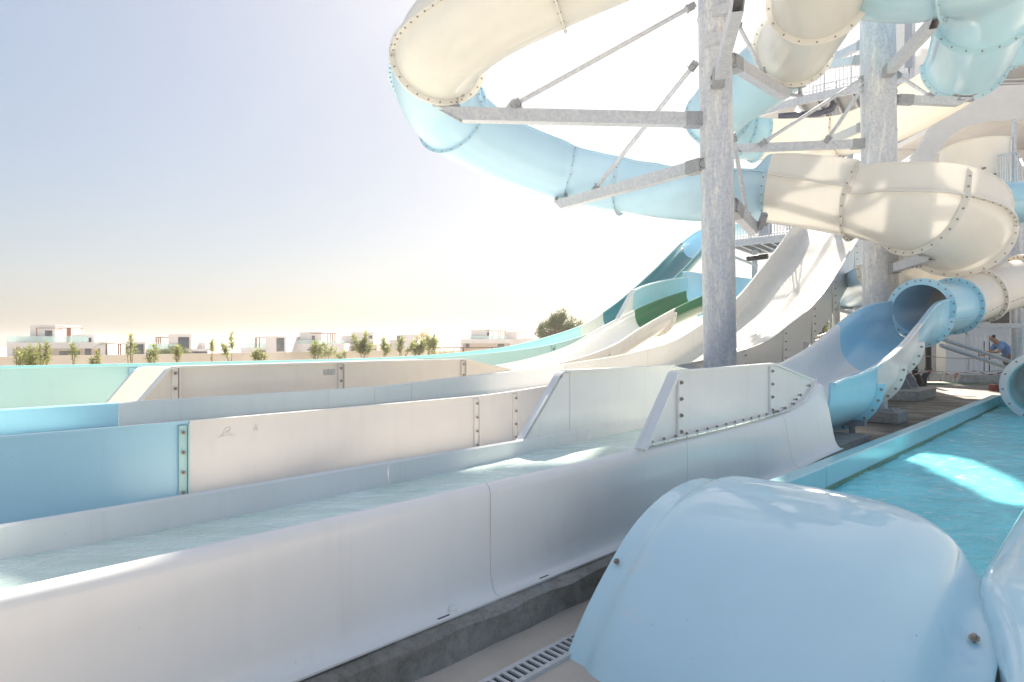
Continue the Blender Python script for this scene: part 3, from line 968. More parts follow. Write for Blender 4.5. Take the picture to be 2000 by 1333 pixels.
seg(s5, pB, CREAM_T, 10, 13, r=RB, ns=26, **open_e)
flange_part(s5, TEAL_T, fBo, 13.0, fw=.11, k0=1, k1=-2, spacing=.22, bs=.019)
seg(s5, pB, TEAL_T, 13, 14, r=RB, ns=12, **open_e)
flange_part(s5, TEAL_T, fB, 14.0, fw=.12, spacing=.3, bs=.021)
seg(s5, pB, TEAL_T, 14, 16.4, r=RB, **closed)
flange_part(s5, TEAL_T, fB, 16.4, fw=.12, spacing=.28, bs=.019)
seg(s5, pB, TEAL_T, 16.4, 19, r=RB, **closed)

# ------------------------------------------------------------------ catch pool lane at the right, its end hood and tube
pool = thing("catch_pool", "long turquoise catch pool with pale coping at the right edge", "pool", L(9, 1.2, .12))
def pool_sec(a):
    return usec(.48, 2.0, .552, .08, .12, lip=.13, th=.04)
pf = lane_fn(pool_sec)
cp = [3.55, 6.2, 8.6, 11.2, 14, 17.4]
for i in range(5):
    shell_part(pool, "basin_section", POOLW, pf, cp[i], cp[i + 1], 8, gap=.003, smooth=40)
mb = MB()
mb.prism([L(3.6, 2.13, .52), L(17.4, 2.13, .52), L(17.4, 2.13, .12), L(3.6, 2.13, .12)], L(0, -.02) - L(0, 0))
mb.prism([L(3.6, .35, .52), L(17.4, .35, .52), L(17.4, .35, .12), L(3.6, .35, .12)], L(0, .02) - L(0, 0))
mb.prism([L(17.4, .35, .55), L(17.4, 2.13, .55), L(17.4, 2.13, .1), L(17.4, .35, .1)], L(.03, 0) - L(0, 0))
mb.build("outer_wall", POOLW, pool)
mb = MB()
mb.prism([L(4, 1.986, .345), L(17.3, 1.986, .345), L(17.3, 1.986, .315), L(4, 1.986, .315)], L(0, .006) - L(0, 0))
mb.build("waterline_stain", plain("waterline_algae", (.17, .30, .16), .5, 0, .5, 9, 0), pool)

def water_mat(name, shallow, foam_scale, foam_lo, strength=.5, rip=7, stretch=(1, 1, 1), rot=45):
    m, nt, b, out = new_mat(name)
    tc = nt.nodes.new("ShaderNodeTexCoord")
    mp = nt.nodes.new("ShaderNodeMapping")
    mp.inputs["Rotation"].default_value = (0, 0, R(-rot))
    mp.inputs["Scale"].default_value = stretch
    nt.links.new(tc.outputs["Object"], mp.inputs[0])
    def nz(scale, det, dist):
        n = nt.nodes.new("ShaderNodeTexNoise")
        n.inputs["Scale"].default_value = scale
        n.inputs["Detail"].default_value = det
        n.inputs["Roughness"].default_value = .6
        n.inputs["Distortion"].default_value = dist
        nt.links.new(mp.outputs[0], n.inputs["Vector"])
        return n.outputs["Fac"]
    base = ramp(nt, nz(foam_scale * .4, 4, 1.0), [(.3, mul(shallow, .78)), (.7, mul(shallow, 1.12))])
    foam = ramp(nt, nz(foam_scale, 7, 2.2), [(foam_lo, (0, 0, 0)), (foam_lo + .13, (.75,) * 3)])
    mx = nt.nodes.new("ShaderNodeMix"); mx.data_type = 'RGBA'
    nt.links.new(foam, mx.inputs["Factor"]); nt.links.new(base, mx.inputs["A"])
    mx.inputs["B"].default_value = (.82, .88, .86, 1)
    nt.links.new(mx.outputs["Result"], b.inputs["Base Color"])
    b.inputs["Roughness"].default_value = .06
    b.inputs["IOR"].default_value = 1.33
    bump(nt, b, nz(rip, 5, .8), strength, .06)
    return m
WATER1 = water_mat("running_lane_water", (.78, .98, .84), 5.0, .535, .4, 9, (.45, 1.2, 1))
WATER2 = water_mat("pool_water", (.20, .78, .88), 3.4, .57, .6, 6, (.7, 1.3, 1))
def water_sheet(name, mat, a0, a1, n0, n1, zf, na, nn, amp):
    mb = MB()
    for i in range(na + 1):
        for k in range(nn + 1):
            a, n = lerp(a0, a1, i / na), lerp(n0, n1, k / nn)
            w = amp * (math.sin(a * 9 + n * 5) * .5 + math.sin(a * 17.3 - n * 13) * .35 + math.sin(n * 21 + a * 4) * .3 + math.sin(a * 3.1 + n * 2.2))
            mb.v.append(tuple(L(a, n, zf(a) + w)))
    for i in range(na):
        for k in range(nn):
            q = i * (nn + 1) + k
            mb.f.append((q, q + nn + 1, q + nn + 2, q + 1))
    o = mb.build(name, mat, smooth=80)
    tag(o, kind="structure")
    return o
water_sheet("lane_water", WATER1, -5, 7.6, 2.571, 3.525, lambda a: .742 + .027 * max(a - 2, 0), 260, 22, .0035)
water_sheet("pool_water", WATER2, 3.6, 17.38, .49, 1.99, lambda a: .31, 260, 34, .007)
water_sheet("wide_lane_water", WATER1, -5, 9, 6.96, 9.67, lambda a: .55 + .008 * max(a, 0), 90, 24, .004)

# open tube that empties into the pool
pt = thing("slide_tube", "open white-rimmed tube mouth emptying into the turquoise pool at the right edge", "water slide", L(16.5, 1.2, .2))
pp = Path([L(14.8, 1.10, .88), L(15.8, 1.07, .91), L(17, 1.03, 1.08), L(19, .7, 1.4), L(21, -.6, 1.8)])
ptf = tube_fn(pp, .53, -180, 180, K=40)
shell_part(pt, "tube_section", POOLW, ptf, .45, 4, 30, smooth=50)
flange_part(pt, WHITE, ptf, .47, fw=.12, spacing=.3, bs=.018, name="mouth_rim")
# end hood of the pool lane, close to the camera
hood = thing("pool_end_hood", "big glossy pale blue hood closing the near end of the turquoise pool", "pool hood", L(3, 1.2, .12))
prof = [(3.90, .45), (3.91, .66), (3.90, .78), (3.87, .835), (3.81, .862), (3.72, .874), (3.60, .876), (3.45, .866), (3.30, .842), (3.15, .80), (3.0, .742), (2.86, .662), (2.72, .555), (2.59, .445), (2.47, .33), (2.365, .205), (2.285, .08), (2.24, -.06)]
nstat = [2.0, 1.96, 1.915, 1.885, 1.865, 1.845, 1.825, 1.79, 1.74, 1.66, 1.55, 1.4, 1.25, 1.1, .98, .88, .80, .73, .67, .62, .585, .555, .52, .48, .43, .36]
offt = [(.36, -.36), (.48, -.35), (.52, -.325), (.555, -.27), (.585, -.205), (.62, -.16), (.67, -.115), (.73, -.078), (.80, -.05), (.88, -.03), (1.0, -.012), (1.15, -.002), (1.3, 0), (1.66, 0), (1.74, -.003), (1.79, -.012), (1.825, -.025), (1.845, -.036), (1.865, -.044), (1.885, -.049), (1.915, -.052), (2.0, -.056)]
def lin(tab, x):
    for (x0, y0), (x1, y1) in zip(tab, tab[1:]):
        if x0 <= x <= x1:
            return lerp(y0, y1, (x - x0) / (x1 - x0))
    return tab[0][1] if x < tab[0][0] else tab[-1][1]
def hood_pt(j, n, extra=0.0):
    a, z = prof[j]
    a0, z0 = prof[max(j - 1, 0)]
    a1, z1 = prof[min(j + 1, len(prof) - 1)]
    t = Vector((a1 - a0, z1 - z0)).normalized()
    nv = Vector((t.y, -t.x))                          # outward normal in (a, z)
    off = lin(offt, n) + extra
    if n < 1.3:                                        # the right shoulder drops instead of shrinking
        k = sstep(z, .05, .8)
        return L(a + nv.x * off * .35 + nv.x * extra, n, max(z + nv.y * off * .35 + off * .65 * k, .02))
    return L(a + nv.x * off, n, max(z + nv.y * off, .02))
inn = [[hood_pt(j, n, -.014) for n in nstat] for j in range(len(prof))]
outr = [[hood_pt(j, n) for n in nstat] for j in range(len(prof))]
mb = MB(); mb.shell(outr, inn)
hb = mb.build("hood_shell", SKYB, hood, smooth=60)
sub = hb.modifiers.new("subdiv", 'SUBSURF'); sub.levels = 1; sub.render_levels = 2
def hood_bolt(j, n, s):
    p = hood_pt(j, n)
    q0, q1 = hood_pt(j - 1, n), hood_pt(j + 1, n)
    side = L(0, 1) - L(0, 0)
    bolt(hb, p, (q1 - q0).cross(side), s, .03)
hood_bolt(12, 1.945, .017)
hood_bolt(9, .45, .021)
mb = MB()
rr = []
for i in range(41):
    a = lerp(2.2, 9.0, i / 40)
    rr.append((a, interp([(2.2, .28), (2.7, .44), (3.1, .55), (3.5, .605), (3.9, .615), (9.0, .60)], a)))
def wall_row(a, z, o):
    d = -.20 * (1 - sstep(a, 2.75, 3.75))
    k = 1 if o else 0
    t = [(.505, -.32), (.50, -.06), (.488, -.018), (.46, 0), (.40, .006), (.30, .004), (.22, -.01), (.19, -.06), (.185, -z)]
    u = [(.492, -.32), (.488, -.07), (.476, -.03), (.455, -.014), (.40, -.008), (.30, -.01), (.232, -.024), (.204, -.06), (.2, -z)]
    return [L(a, n + d * max(0, (n - .0)) / .5, z + dz) for n, dz in (u if o else t)]
mb.shell([wall_row(a, z, 0) for a, z in rr], [wall_row(a, z, 1) for a, z in rr])
mb.build("side_wall", SKYB, hood, smooth=50)

# drain channel with its slotted cover
gr = thing("drain_grate", "long grey slotted drain cover set in the pavement beside the blue hood", "drain", L(2, 2.045, .124))
mb = MB()
for n in (1.985, 2.10):
    mb.beam(L(.2, n, .133), L(3.1, n, .133), .026, .02)
mb.beam(L(.2, 2.045, .128), L(3.1, 2.045, .128), .11, .004)
mb.build("frame", plain("grate_plastic", (.56, .56, .55), .6, 0, .08, 12, .1), gr)
sm = None
for i in range(64):
    a = .25 + i * .0445
    if sm is None:
        mb = MB(); mb.box((0, 0, 0), (.019, .09, .012), 0)
        sm = mb.build("slat", bpy.data.materials["grate_plastic"], gr)
        me = sm.data
        sm.location = L(a, 2.043, .1375); sm.rotation_euler = (0, 0, R(45))
    else:
        o = sm.copy(); COL.objects.link(o); o.location = L(a, 2.043, .1375)
mb = MB(); mb.beam(L(.2, 2.043, .1315), L(3.1, 2.043, .1315), .09, .002); mb.build("painted_slot_shade", BLACK, gr)  # black strip painted in as the shade between the slats

# ------------------------------------------------------------------ steel columns with their arms
def column(name, label, top, bot, r, parent_z):
    o = thing(name, label, "column", Vector((bot.x, bot.y, parent_z)), "galvanised slide columns")
    mb = MB()
    n = 48
    N = 40
    rows = [top.lerp(bot, i / N) for i in range(N + 1)]
    mb.pipe(rows, r, n)
    mb.build("shaft", POLE, o, smooth=50)
    return o
def rod_with_forks(parent, p, q, r=.035):
    mb = MB()
    mb.cyl(p, q, r, 12)
    o = mb.build("brace_rod", STEEL, parent, smooth=40)
    t = (q - p).normalized()
    mb = MB()
    for e, sg in ((p, 1), (q, -1)):
        t_, s, u = mb.frame(p, q)
        for k in (-1, 1):
            mb.box(e + s * (k * .045), (.18, .012, .13), M=Matrix((t, s, u)).transposed())
        mb.cyl(e - s * .07, e + s * .07, .028, 8)
        mb.box(e + t * (sg * .10), (.014, .14, .16), M=Matrix((t, s, u)).transposed())
    mb.build("fork_bracket", DSTEEL, o)
    return o
def arm(parent, p, q, w=.16, h=.22, cut=.35, bracket=True):
    mb = MB()
    mb.hollow(p, q, w, h, .012, cut)
    o = mb.build("arm", STEEL, parent)
    if bracket:
        t = (q - p).normalized()
        mb = MB()
        t_, s, u = mb.frame(p, q)
        M = Matrix((t, s, u)).transposed()
        mb.box(p + t * .14, (.36, w + .03, h + .03), M=M)
        for k in (-1, 1):
            mb.box(p - t * .10 + s * (k * w * .45), (.24, .016, h * .95), M=M)
            mb.box(p - t * .07 + u * (k * h * .42), (.2, w * 1.35, .016), M=M)
        for k in (-1, 1):
            mb.cyl(p - t * .07 + u * (k * h * .3) - s * .14, p - t * .07 + u * (k * h * .3) + s * .14, .022, 8)
        mb.build("clamp", DSTEEL, o)
    return o
def saddle(parent, p, direction, w=.55, h=.2):
    """two upright lugs and a curved cradle under a flange"""
    d = Vector(direction).normalized()
    up = Vector((0, 0, 1))
    mb = MB()
    s = d.cross(up).normalized()
    M = Matrix((d, s, up)).transposed()
    for k in (-1, 1):
        mb.box(p + d * (k * w * .36) + up * (h * .45), (.06, .05, h), M=M)
        mb.box(p + d * (k * w * .36) + up * (h * .3), (.1, .014, .12), M=M)
        mb.cyl(p + d * (k * w * .36) + up * (h * .35) - s * .05, p + d * (k * w * .36) + up * (h * .35) + s * .05, .03, 8)
    pts = [p + d * (w * .62 * x) + up * (h * .86 + .10 * x * x * w) for x in (-1, -.6, -.2, .2, .6, 1)]
    for i in range(5):
        mb.beam(pts[i], pts[i + 1], .09, .02)
    mb.box(p + up * .0, (w * .95, .12, .03), M=M)
    return mb.build("saddle", DSTEEL, parent)

P1B = PX(1408, 672 + 1.58 * 1200 / 13.5, 13.5)
col1 = column("support_column", "nearest galvanised steel column with pale drip streaks, long arms reaching to the left", PX(1387, -510, 13.5), P1B, .35, .12)
for v in (35, 190, 300, 690):
    p = PX(lerp(1393, 1408, max(0, v) / 720), v, 13.5)
    mb = MB(); mb.cyl(p - Vector((0, 0, .012)), p + Vector((0, 0, .012)), .356, 40)
    mb.build("weld_band", POLE, col1, smooth=40)
a1 = arm(col1, PX(1366, 235, 13.5), PX(857, 224, 13.2), .2, .28, .5)
rod_with_forks(col1, PX(1007, 204, 13.15), PX(1350, 14, 13.35), .05)
mb = MB(); mb.prism([PX(985, 214, 13.25), PX(1022, 214, 13.25), PX(1012, 192, 13.25), PX(1000, 195, 13.25)], (0, -.02, 0)); mb.build("gusset", STEEL, a1)
saddle(a1, PX(872, 205, 13.15) - Vector((0, 0, .02)), (1, .1, 0), .62, .2)
a2 = arm(col1, PX(1368, 324, 13.55), PX(1086, 403, 17.3), .2, .26, .3)
rod_with_forks(col1, PX(1163, 369, 16.25), PX(1355, 128, 13.55), .05)
saddle(a2, PX(1096, 392, 17.2), (.7, -.7, 0), .5, .2)
a3 = arm(col1, PX(1402, 158, 13.1), PX(1448, -20, 10.0), .2, .28, .4)
a4 = arm(col1, PX(1430, 122, 13.7), PX(1540, 190, 15.8), .2, .28, .3)
rod_with_forks(col1, PX(1440, 45, 13.7), PX(1491, 143, 14.9), .045)
saddle(a4, PX(1548, 186, 15.7), (.9, .2, 0), .6, .22)
a5 = arm(col1, PX(1432, 405, 13.75), PX(1476, 452, 14.6), .2, .28, .1)
rod_with_forks(col1, PX(1432, 268, 13.75), PX(1461, 427, 14.4), .045)
mb = MB(); mb.beam(PX(1482, 448, 14.5), PX(1494, 418, 14.2), .12, .12); mb.build("lug", DSTEEL, a5)
# bracket plates on the shaft
mb = MB()
for u, v in ((1400, 78), (1416, 22)):
    p = PX(u, v, 13.12)
    mb.box(p, (.5, .25, .22), R(-30)); 
mb.build("shaft_bracket", STEEL, col1)

P2B = PX(1721, 672 + 1.35 * 1200 / 15.7, 15.7)
col2 = column("support_column", "second galvanised steel column with gusseted foot on a concrete plinth behind the blue bowl", PX(1712, -180, 15.7), P2B, .405, .35)
for v in (50, 185, 260, 395):
    p = PX(1717, v, 15.7)
    mb = MB(); mb.cyl(p - Vector((0, 0, .01)), p + Vector((0, 0, .01)), .411, 40)
    mb.build("weld_band", POLE, col2, smooth=40)
mb = MB()
for k in range(10):
    a = k / 10 * math.tau
    d = Vector((math.cos(a), math.sin(a), 0))
    s = Vector((-math.sin(a), math.cos(a), 0)) * .012
    c = Vector((P2B.x, P2B.y, .62))
    mb.prism([c + d * .39 - s, c + d * .8 - s, c + d * .8 + Vector((0, 0, .05)) - s, c + d * .44 + Vector((0, 0, .66)) - s, c + d * .39 + Vector((0, 0, .66)) - s], s * 2)
mb.cyl(Vector((P2B.x, P2B.y, .59)), Vector((P2B.x, P2B.y, .63)), .78, 32)
mb.build("base_gussets", DSTEEL, col2)
arm(col2, PX(1690, 281, 15.7), PX(1432, 291, 16.2), .16, .2, .2)
rod_with_forks(col2, PX(1488, 281, 16.0), PX(1688, 152, 15.7), .045)
rod_with_forks(col2, PX(1615, 275, 15.8), PX(1690, 165, 15.7), .045)
arm(col2, PX(1690, 246, 15.9), PX(1592, 287, 19.6), .16, .2, 0)
a6 = arm(col2, PX(1756, 195, 15.7), PX(1896, 201, 15.5), .16, .2, .3)
rod_with_forks(col2, PX(1752, 146, 15.7), PX(1818, 190, 15.6), .045)
saddle(a6, PX(1884, 197, 15.5), (1, 0, 0), .45, .13)
a7 = arm(col2, PX(1733, 142, 15.3), PX(1834, 34, 12.1), .18, .24, .3)
arm(col2, PX(1690, 84, 15.9), PX(1598, 128, 19), .14, .2, 0)
arm(col2, PX(1690, 116, 15.8), PX(1610, 128, 17.0), .14, .2, 0)
a8 = arm(col2, PX(1738, 527, 15.4), PX(1838, 494, 13.3), .18, .22, .35)
rod_with_forks(col2, PX(1742, 478, 15.4), PX(1785, 517, 14.4), .045)
saddle(a8, PX(1812, 499, 13.4), (.7, .3, 0), .5, .13)

def plinth(label, c, s, rz=0.0, grp="concrete plinths on the deck"):
    mb = MB()
    mb.box(c, s, rz)
    o = mb.build("concrete_plinth", CONC, loc=Vector((c[0], c[1], c[2] - s[2] / 2)))
    bv = o.modifiers.new("bevel", 'BEVEL'); bv.width = .02; bv.segments = 2
    tag(o, label, "plinth", grp)
    return o
plinth("large low concrete plinth carrying the gusseted foot of the second column", (P2B.x, P2B.y, .47), (2.0, 2.0, .24), R(45))
# post under the bowl
pc = PX(1724, 672 + 1.35 * 1200 / 10.7, 10.7)
po = thing("support_post", "short steel post under the white part of the nearest chute", "post", Vector((pc.x, pc.y, .35)), "slide posts")
mb = MB(); mb.cyl((pc.x, pc.y, .55), (pc.x, pc.y, 1.3), .075, 16); mb.build("shaft", STEEL, po, smooth=40)
mb = MB(); mb.box((pc.x, pc.y, .565), (.42, .42, .03), R(45)); q = mb.build("base_plate", DSTEEL, po)
for dx in (-1, 1):
    for dy in (-1, 1):
        bolt(q, Vector((pc.x, pc.y, .585)) + L(dx * .15, dy * .15), (0, 0, 1), .03, .03)
plinth("small square concrete plinth under the short chute post", (pc.x, pc.y, .45), (.62, .62, .2), R(45))
# low bracket frame under the blue chute end
br = thing("chute_bracket", "low dark steel bracket under the blue chute section beside the pool coping", "bracket", L(9.3, 3, .35))
mb = MB()
mb.beam(L(9.46, 2.55, .60), L(9.46, 3.45, .60), .1, .08)
mb.beam(L(9.46, 2.72, .35), L(9.46, 2.72, .60), .06, .06)
mb.beam(L(9.46, 3.3, .35), L(9.46, 3.3, .60), .06, .06)
mb.build("frame", DSTEEL, br)
mb = MB()
mb.box(L(8.5, 2.9, .41), (1.6, .9, .12), R(45)); mb.box(L(8.0, 2.75, .5), (.7, .18, .08), R(45))
o = mb.build("concrete_ledge", CONC); tag(o, "dark concrete ledge in the shade beyond the white lane's end", "ledge")

# ------------------------------------------------------------------ boundary wall and fence at the far end of the lanes
GARDEN = plain("garden_wall_render", (.60, .53, .46), .9, 0, .05, 1.2, .1)
def wline(t):
    a, b = PX(0, 672, 28.8), PX(834, 672, 60)
    return Vector((lerp(a.x, b.x, t), lerp(a.y, b.y, t), 0))
w0, w1 = wline(-1.2), wline(1.0)
mb = MB()
d = (w1 - w0).normalized()
nrm_ = Vector((d.y, -d.x, 0))
mb.prism([w0 + Vector((0, 0, .0)), w1, w1 + Vector((0, 0, 1.1)), w0 + Vector((0, 0, 1.1))], -nrm_ * .22)
gw = mb.build("garden_wall", GARDEN, loc=w0)
tag(gw, "long low beige garden wall behind the young oleanders", "wall")
fe = thing("metal_fence", "dark brown rail fence continuing beyond the garden wall's end", "fence", w1)
RUST = plain("rusty_brown_steel", (.12, .07, .05), .7, .2, .2, 8, .1)
wdir = d
f_end = w1 + d * 40
mb = MB(); mb.beam(w1 + Vector((0, 0, 1.28)), f_end + Vector((0, 0, 1.28)), .09, .12); mb.build("top_rail", RUST, fe)
mb = MB(); mb.beam(w1 + Vector((0, 0, .35)), f_end + Vector((0, 0, .35)), .06, .06); mb.build("bottom_rail", RUST, fe)
for i in range(6):
    p = w1 + d * (.3 + i * 6.5)
    mb = MB(); mb.box(p + Vector((0, 0, .68)), (.16, .16, 1.3)); mb.build("post", RUST, fe)

# ------------------------------------------------------------------ villas
VW = plain("villa_white_render", (.72, .68, .66), .85, 0, .05, .8, .05)
VB = plain("villa_beige_render", (.62, .52, .45), .85, 0, .06, .8, .05)
WOODB = plain("pergola_brown", (.24, .09, .06), .6, 0, .15, 4, .05)
m, nt, b, out = new_mat("window_glass_dark")
b.inputs["Base Color"].default_value = (.03, .045, .06, 1); b.inputs["Roughness"].default_value = .08
nt.links.new(ramp(nt, noise(nt, .9, 3, .5), [(.35, (.02, .03, .04)), (.7, (.10, .14, .18))]), b.inputs["Base Color"])
WGLASS = m
m, nt, b, out = new_mat("balustrade_glass")
b.inputs["Base Color"].default_value = (.75, .88, .86, 1); b.inputs["Roughness"].default_value = .05
tr = nt.nodes.new("ShaderNodeBsdfTransparent"); tr.inputs[0].default_value = (.85, .95, .93, 1)
ms = nt.nodes.new("ShaderNodeMixShader"); ms.inputs[0].default_value = .45
nt.links.new(tr.outputs[0], ms.inputs[1]); nt.links.new(b.outputs[0], ms.inputs[2]); nt.links.new(ms.outputs[0], out.inputs[0])
BGLASS = m
def villa(label, Y, blocks, windows=(), pergolas=(), glass=(), dark=()):
    """blocks (u0, u1, v0, v1, setback, depth, material), all measured on the front plane Y metres away"""
    u_c = sum(bk[0] + bk[1] for bk in blocks) / (2 * len(blocks))
    base = PX(u_c, 672, Y); base.z = -2.68
    h = thing("villa", label, "house", base, "white villas beyond the garden wall")
    k = Y / FPX
    def bx(mb, u0, u1, v0, v1, y0, dep, bot=None):
        p, q = PX(u0, v1, Y + y0), PX(u1, v0, Y + y0)
        zb = p.z if bot is None else bot
        mb.box(((p.x + q.x) / 2, Y + y0 + dep / 2, (zb + q.z) / 2), (q.x - p.x, dep, q.z - zb))
    for u0, u1, v0, v1, sb, dep, mt in blocks:
        mb = MB()
        low = v1 > 683
        bx(mb, u0, u1, v0, v1, sb, dep, -2.75 if low else None)
        mb.build("wall", mt, h)
        if not low:
            mb = MB(); bx(mb, u0 - .4, u1 + .4, v0 - 1.0, v0 + .4, sb - .06, dep + .12); mb.build("roof_edge", VW, h)
    for u0, u1, v0, v1, sb in windows:
        mb = MB()
        w = .6
        for a in ((u0, u0 + w, v0, v1), (u1 - w, u1, v0, v1), (u0, u1, v0, v0 + w), (u0, u1, v1 - w, v1), ((u0 + u1) / 2 - w / 3, (u0 + u1) / 2 + w / 3, v0, v1)):
            bx(mb, *a, sb - .05, .09)
        wn_ = mb.build("window", BLACK, h)
        mb = MB(); bx(mb, u0 + .2, u1 - .2, v0 + .2, v1 - .2, sb - .02, .04); mb.build("pane", WGLASS, wn_)
    for u0, u1, v0, v1, sb, posts in pergolas:
        mb = MB(); bx(mb, u0, u1, v0, v0 + 1.3, sb - .3, .14); bx(mb, u0, u1, v0, v0 + 1.3, sb + 2.2, .14)
        for kx in range(6):
            uu = lerp(u0, u1, kx / 5); bx(mb, uu - .3, uu + .3, v0 + .1, v0 + 1.1, sb - .25, 2.5)
        pg = mb.build("pergola", WOODB, h)
        for u in posts:
            mb = MB(); bx(mb, u - .7, u + .7, v0 + 1, v1, sb - .3, .12); mb.build("post", WOODB, pg)
    for u0, u1, v0, v1, sb in glass:
        mb = MB(); bx(mb, u0, u1, v0, v1, sb, .03); mb.build("glass_balustrade", BGLASS, h)
    return h
villa("villa at the far left with red-brown pergola and glass-railed roof terrace", 85,
      [(59, 108, 636, 670, 1.5, 5, VW), (13, 210, 670, 681, 0, 8, VW), (30, 188, 681, 694, 1.5, 6, VB), (13, 24, 681, 694, 0, 8, VW), (196, 210, 681, 694, 0, 8, VW), (140, 184, 655, 670, 2.5, 5, VW), (40, 60, 661, 670, 2, 4, VW)],
      [(88, 101.5, 646, 669.5, 1.5), (173, 178, 660, 669.5, 2.5), (166, 178, 679, 694, 1.5), (116, 156, 686, 694, 1.5)],
      [(70, 137.5, 640.5, 669.5, .6, (71, 130.5, 133, 135.5, 137))], [(14, 172, 657, 670, .15)])
villa("small villa with one dark window to the right of the young palm", 80,
      [(247, 284, 669, 694, 0, 6, VW)], [(262, 280, 673, 692, 0)], [(230, 247, 672, 694, .3, (231, 235, 246))], [(285, 305, 672, 682, 1)])
villa("cube-shaped villa with large dark square window and slatted pergola", 78,
      [(329, 374, 654, 682, 0, 6, VW), (288, 406, 681.5, 694, .4, 7, VW), (374, 402, 670, 681.5, 2, 4, VW)],
      [(348, 369, 659, 681.3, 0), (375, 404, 687, 693, .4)], [(304, 329, 658.5, 681.5, .8, (304.5, 308.5, 312.5))], [(288, 348, 672, 682, -.2)])
villa("villa with tall blue-grey window bay left of the second oleander group", 105,
      [(519, 559, 657, 690, 0, 7, VW), (470, 520, 679, 692, .3, 7, VW)], [(540, 555, 660.5, 687, 0), (510, 533, 684.5, 688, .3)], [(498, 519.5, 659.5, 679, .8, (498.5, 501, 506.5))], [(480, 519, 671, 679, .5)])
villa("villa behind the garden wall's middle with narrow door and four-post pergola", 110,
      [(585, 628, 650, 671.5, 1, 6, VW), (554, 673, 671.5, 690, 0, 8, VW)], [(609, 615, 656, 671, 1), (600, 632, 682, 685, 0)], [(606, 654, 651, 671.5, .4, (640, 645, 649.5, 654))], [(556, 672, 664.5, 671.5, .1)])
villa("stepped villa partly hidden by the tallest oleander", 115,
      [(686, 729, 650, 673, .8, 6, VW), (666, 687, 657, 673, 1.6, 5, VW), (676, 736, 673, 690, 0, 8, VB)], [(720, 727, 656, 662, .8), (686, 692, 669, 672, .8), (700, 735, 681.5, 684.5, 0)])
villa("narrow pale villa behind the orange-leaved young tree", 118,
      [(774, 816, 654, 690, 0, 7, VW), (760, 776, 664, 690, 1.5, 5, VW)], [(775.5, 782, 657, 670, 0)])
villa("wide villa on the right with rooftop pergola beside the dark green tree", 105,
      [(920, 956, 645, 664, 1, 6, VW), (986, 1010, 649, 664, 1.5, 6, VW), (899, 1002, 663.5, 671, 0, 9, VW), (903, 998, 671, 690, 1.3, 7, VB), (899, 904, 671, 690, 0, 8, VW), (996, 1002, 671, 690, 0, 8, VW), (1002, 1046, 661, 692, 2, 7, VW)],
      [(951, 956, 649.5, 663, 1), (910, 917, 671.5, 681, 1.3), (972, 985, 672, 678, 1.3)], [(950, 986.5, 646, 663.5, .5, (961, 973, 978, 986)), (1010, 1026, 650, 661, 2, (1025.5,))], [(918, 990, 656.5, 663.5, .2)])

# ------------------------------------------------------------------ plants
def leafmat(name, c, t=.35):
    m, nt, b, out = new_mat(name)
    info = nt.nodes.new("ShaderNodeObjectInfo")
    col = ramp(nt, noise(nt, 3.5, 3, .6), [(.3, mul(c, .6)), (.7, mul(c, 1.35))])
    nt.links.new(col, b.inputs["Base Color"]); b.inputs["Roughness"].default_value = .5
    tl = nt.nodes.new("ShaderNodeBsdfTranslucent"); nt.links.new(col, tl.inputs[0])
    ms = nt.nodes.new("ShaderNodeMixShader"); ms.inputs[0].default_value = t
    nt.links.new(b.outputs[0], ms.inputs[1]); nt.links.new(tl.outputs[0], ms.inputs[2]); nt.links.new(ms.outputs[0], out.inputs[0])
    return m
OLEAF = leafmat("oleander_leaf", (.30, .33, .11), .5)
TLEAF = leafmat("tree_leaf", (.085, .13, .03), .35)
ALEAF = leafmat("autumn_leaf", (.38, .27, .07), .45)
DRY = leafmat("dry_grass", (.36, .26, .12))
PALMM = leafmat("palm_leaf", (.09, .14, .06))
BARK = plain("brown_bark", (.16, .11, .075), .9, 0, .3, 12, .4)
STAKE = plain("cane_stake", (.42, .25, .13), .8, 0, .2, 12, .1)
def leaf(mb, p, d, ln, w, up=Vector((0, 0, 1))):
    """one folded lance-shaped leaf"""
    d = d.normalized()
    s = d.cross(up)
    if s.length < .01: s = Vector((1, 0, 0))
    s.normalize()
    n = s.cross(d)
    mb.add([p, p + d * ln * .4 + s * w / 2 + n * w * .15, p + d * ln - n * ln * .12, p + d * ln * .4 - s * w / 2 + n * w * .15, p + d * ln * .45 - n * w * .1],
           [(0, 1, 4), (1, 2, 4), (2, 3, 4), (3, 0, 4)])
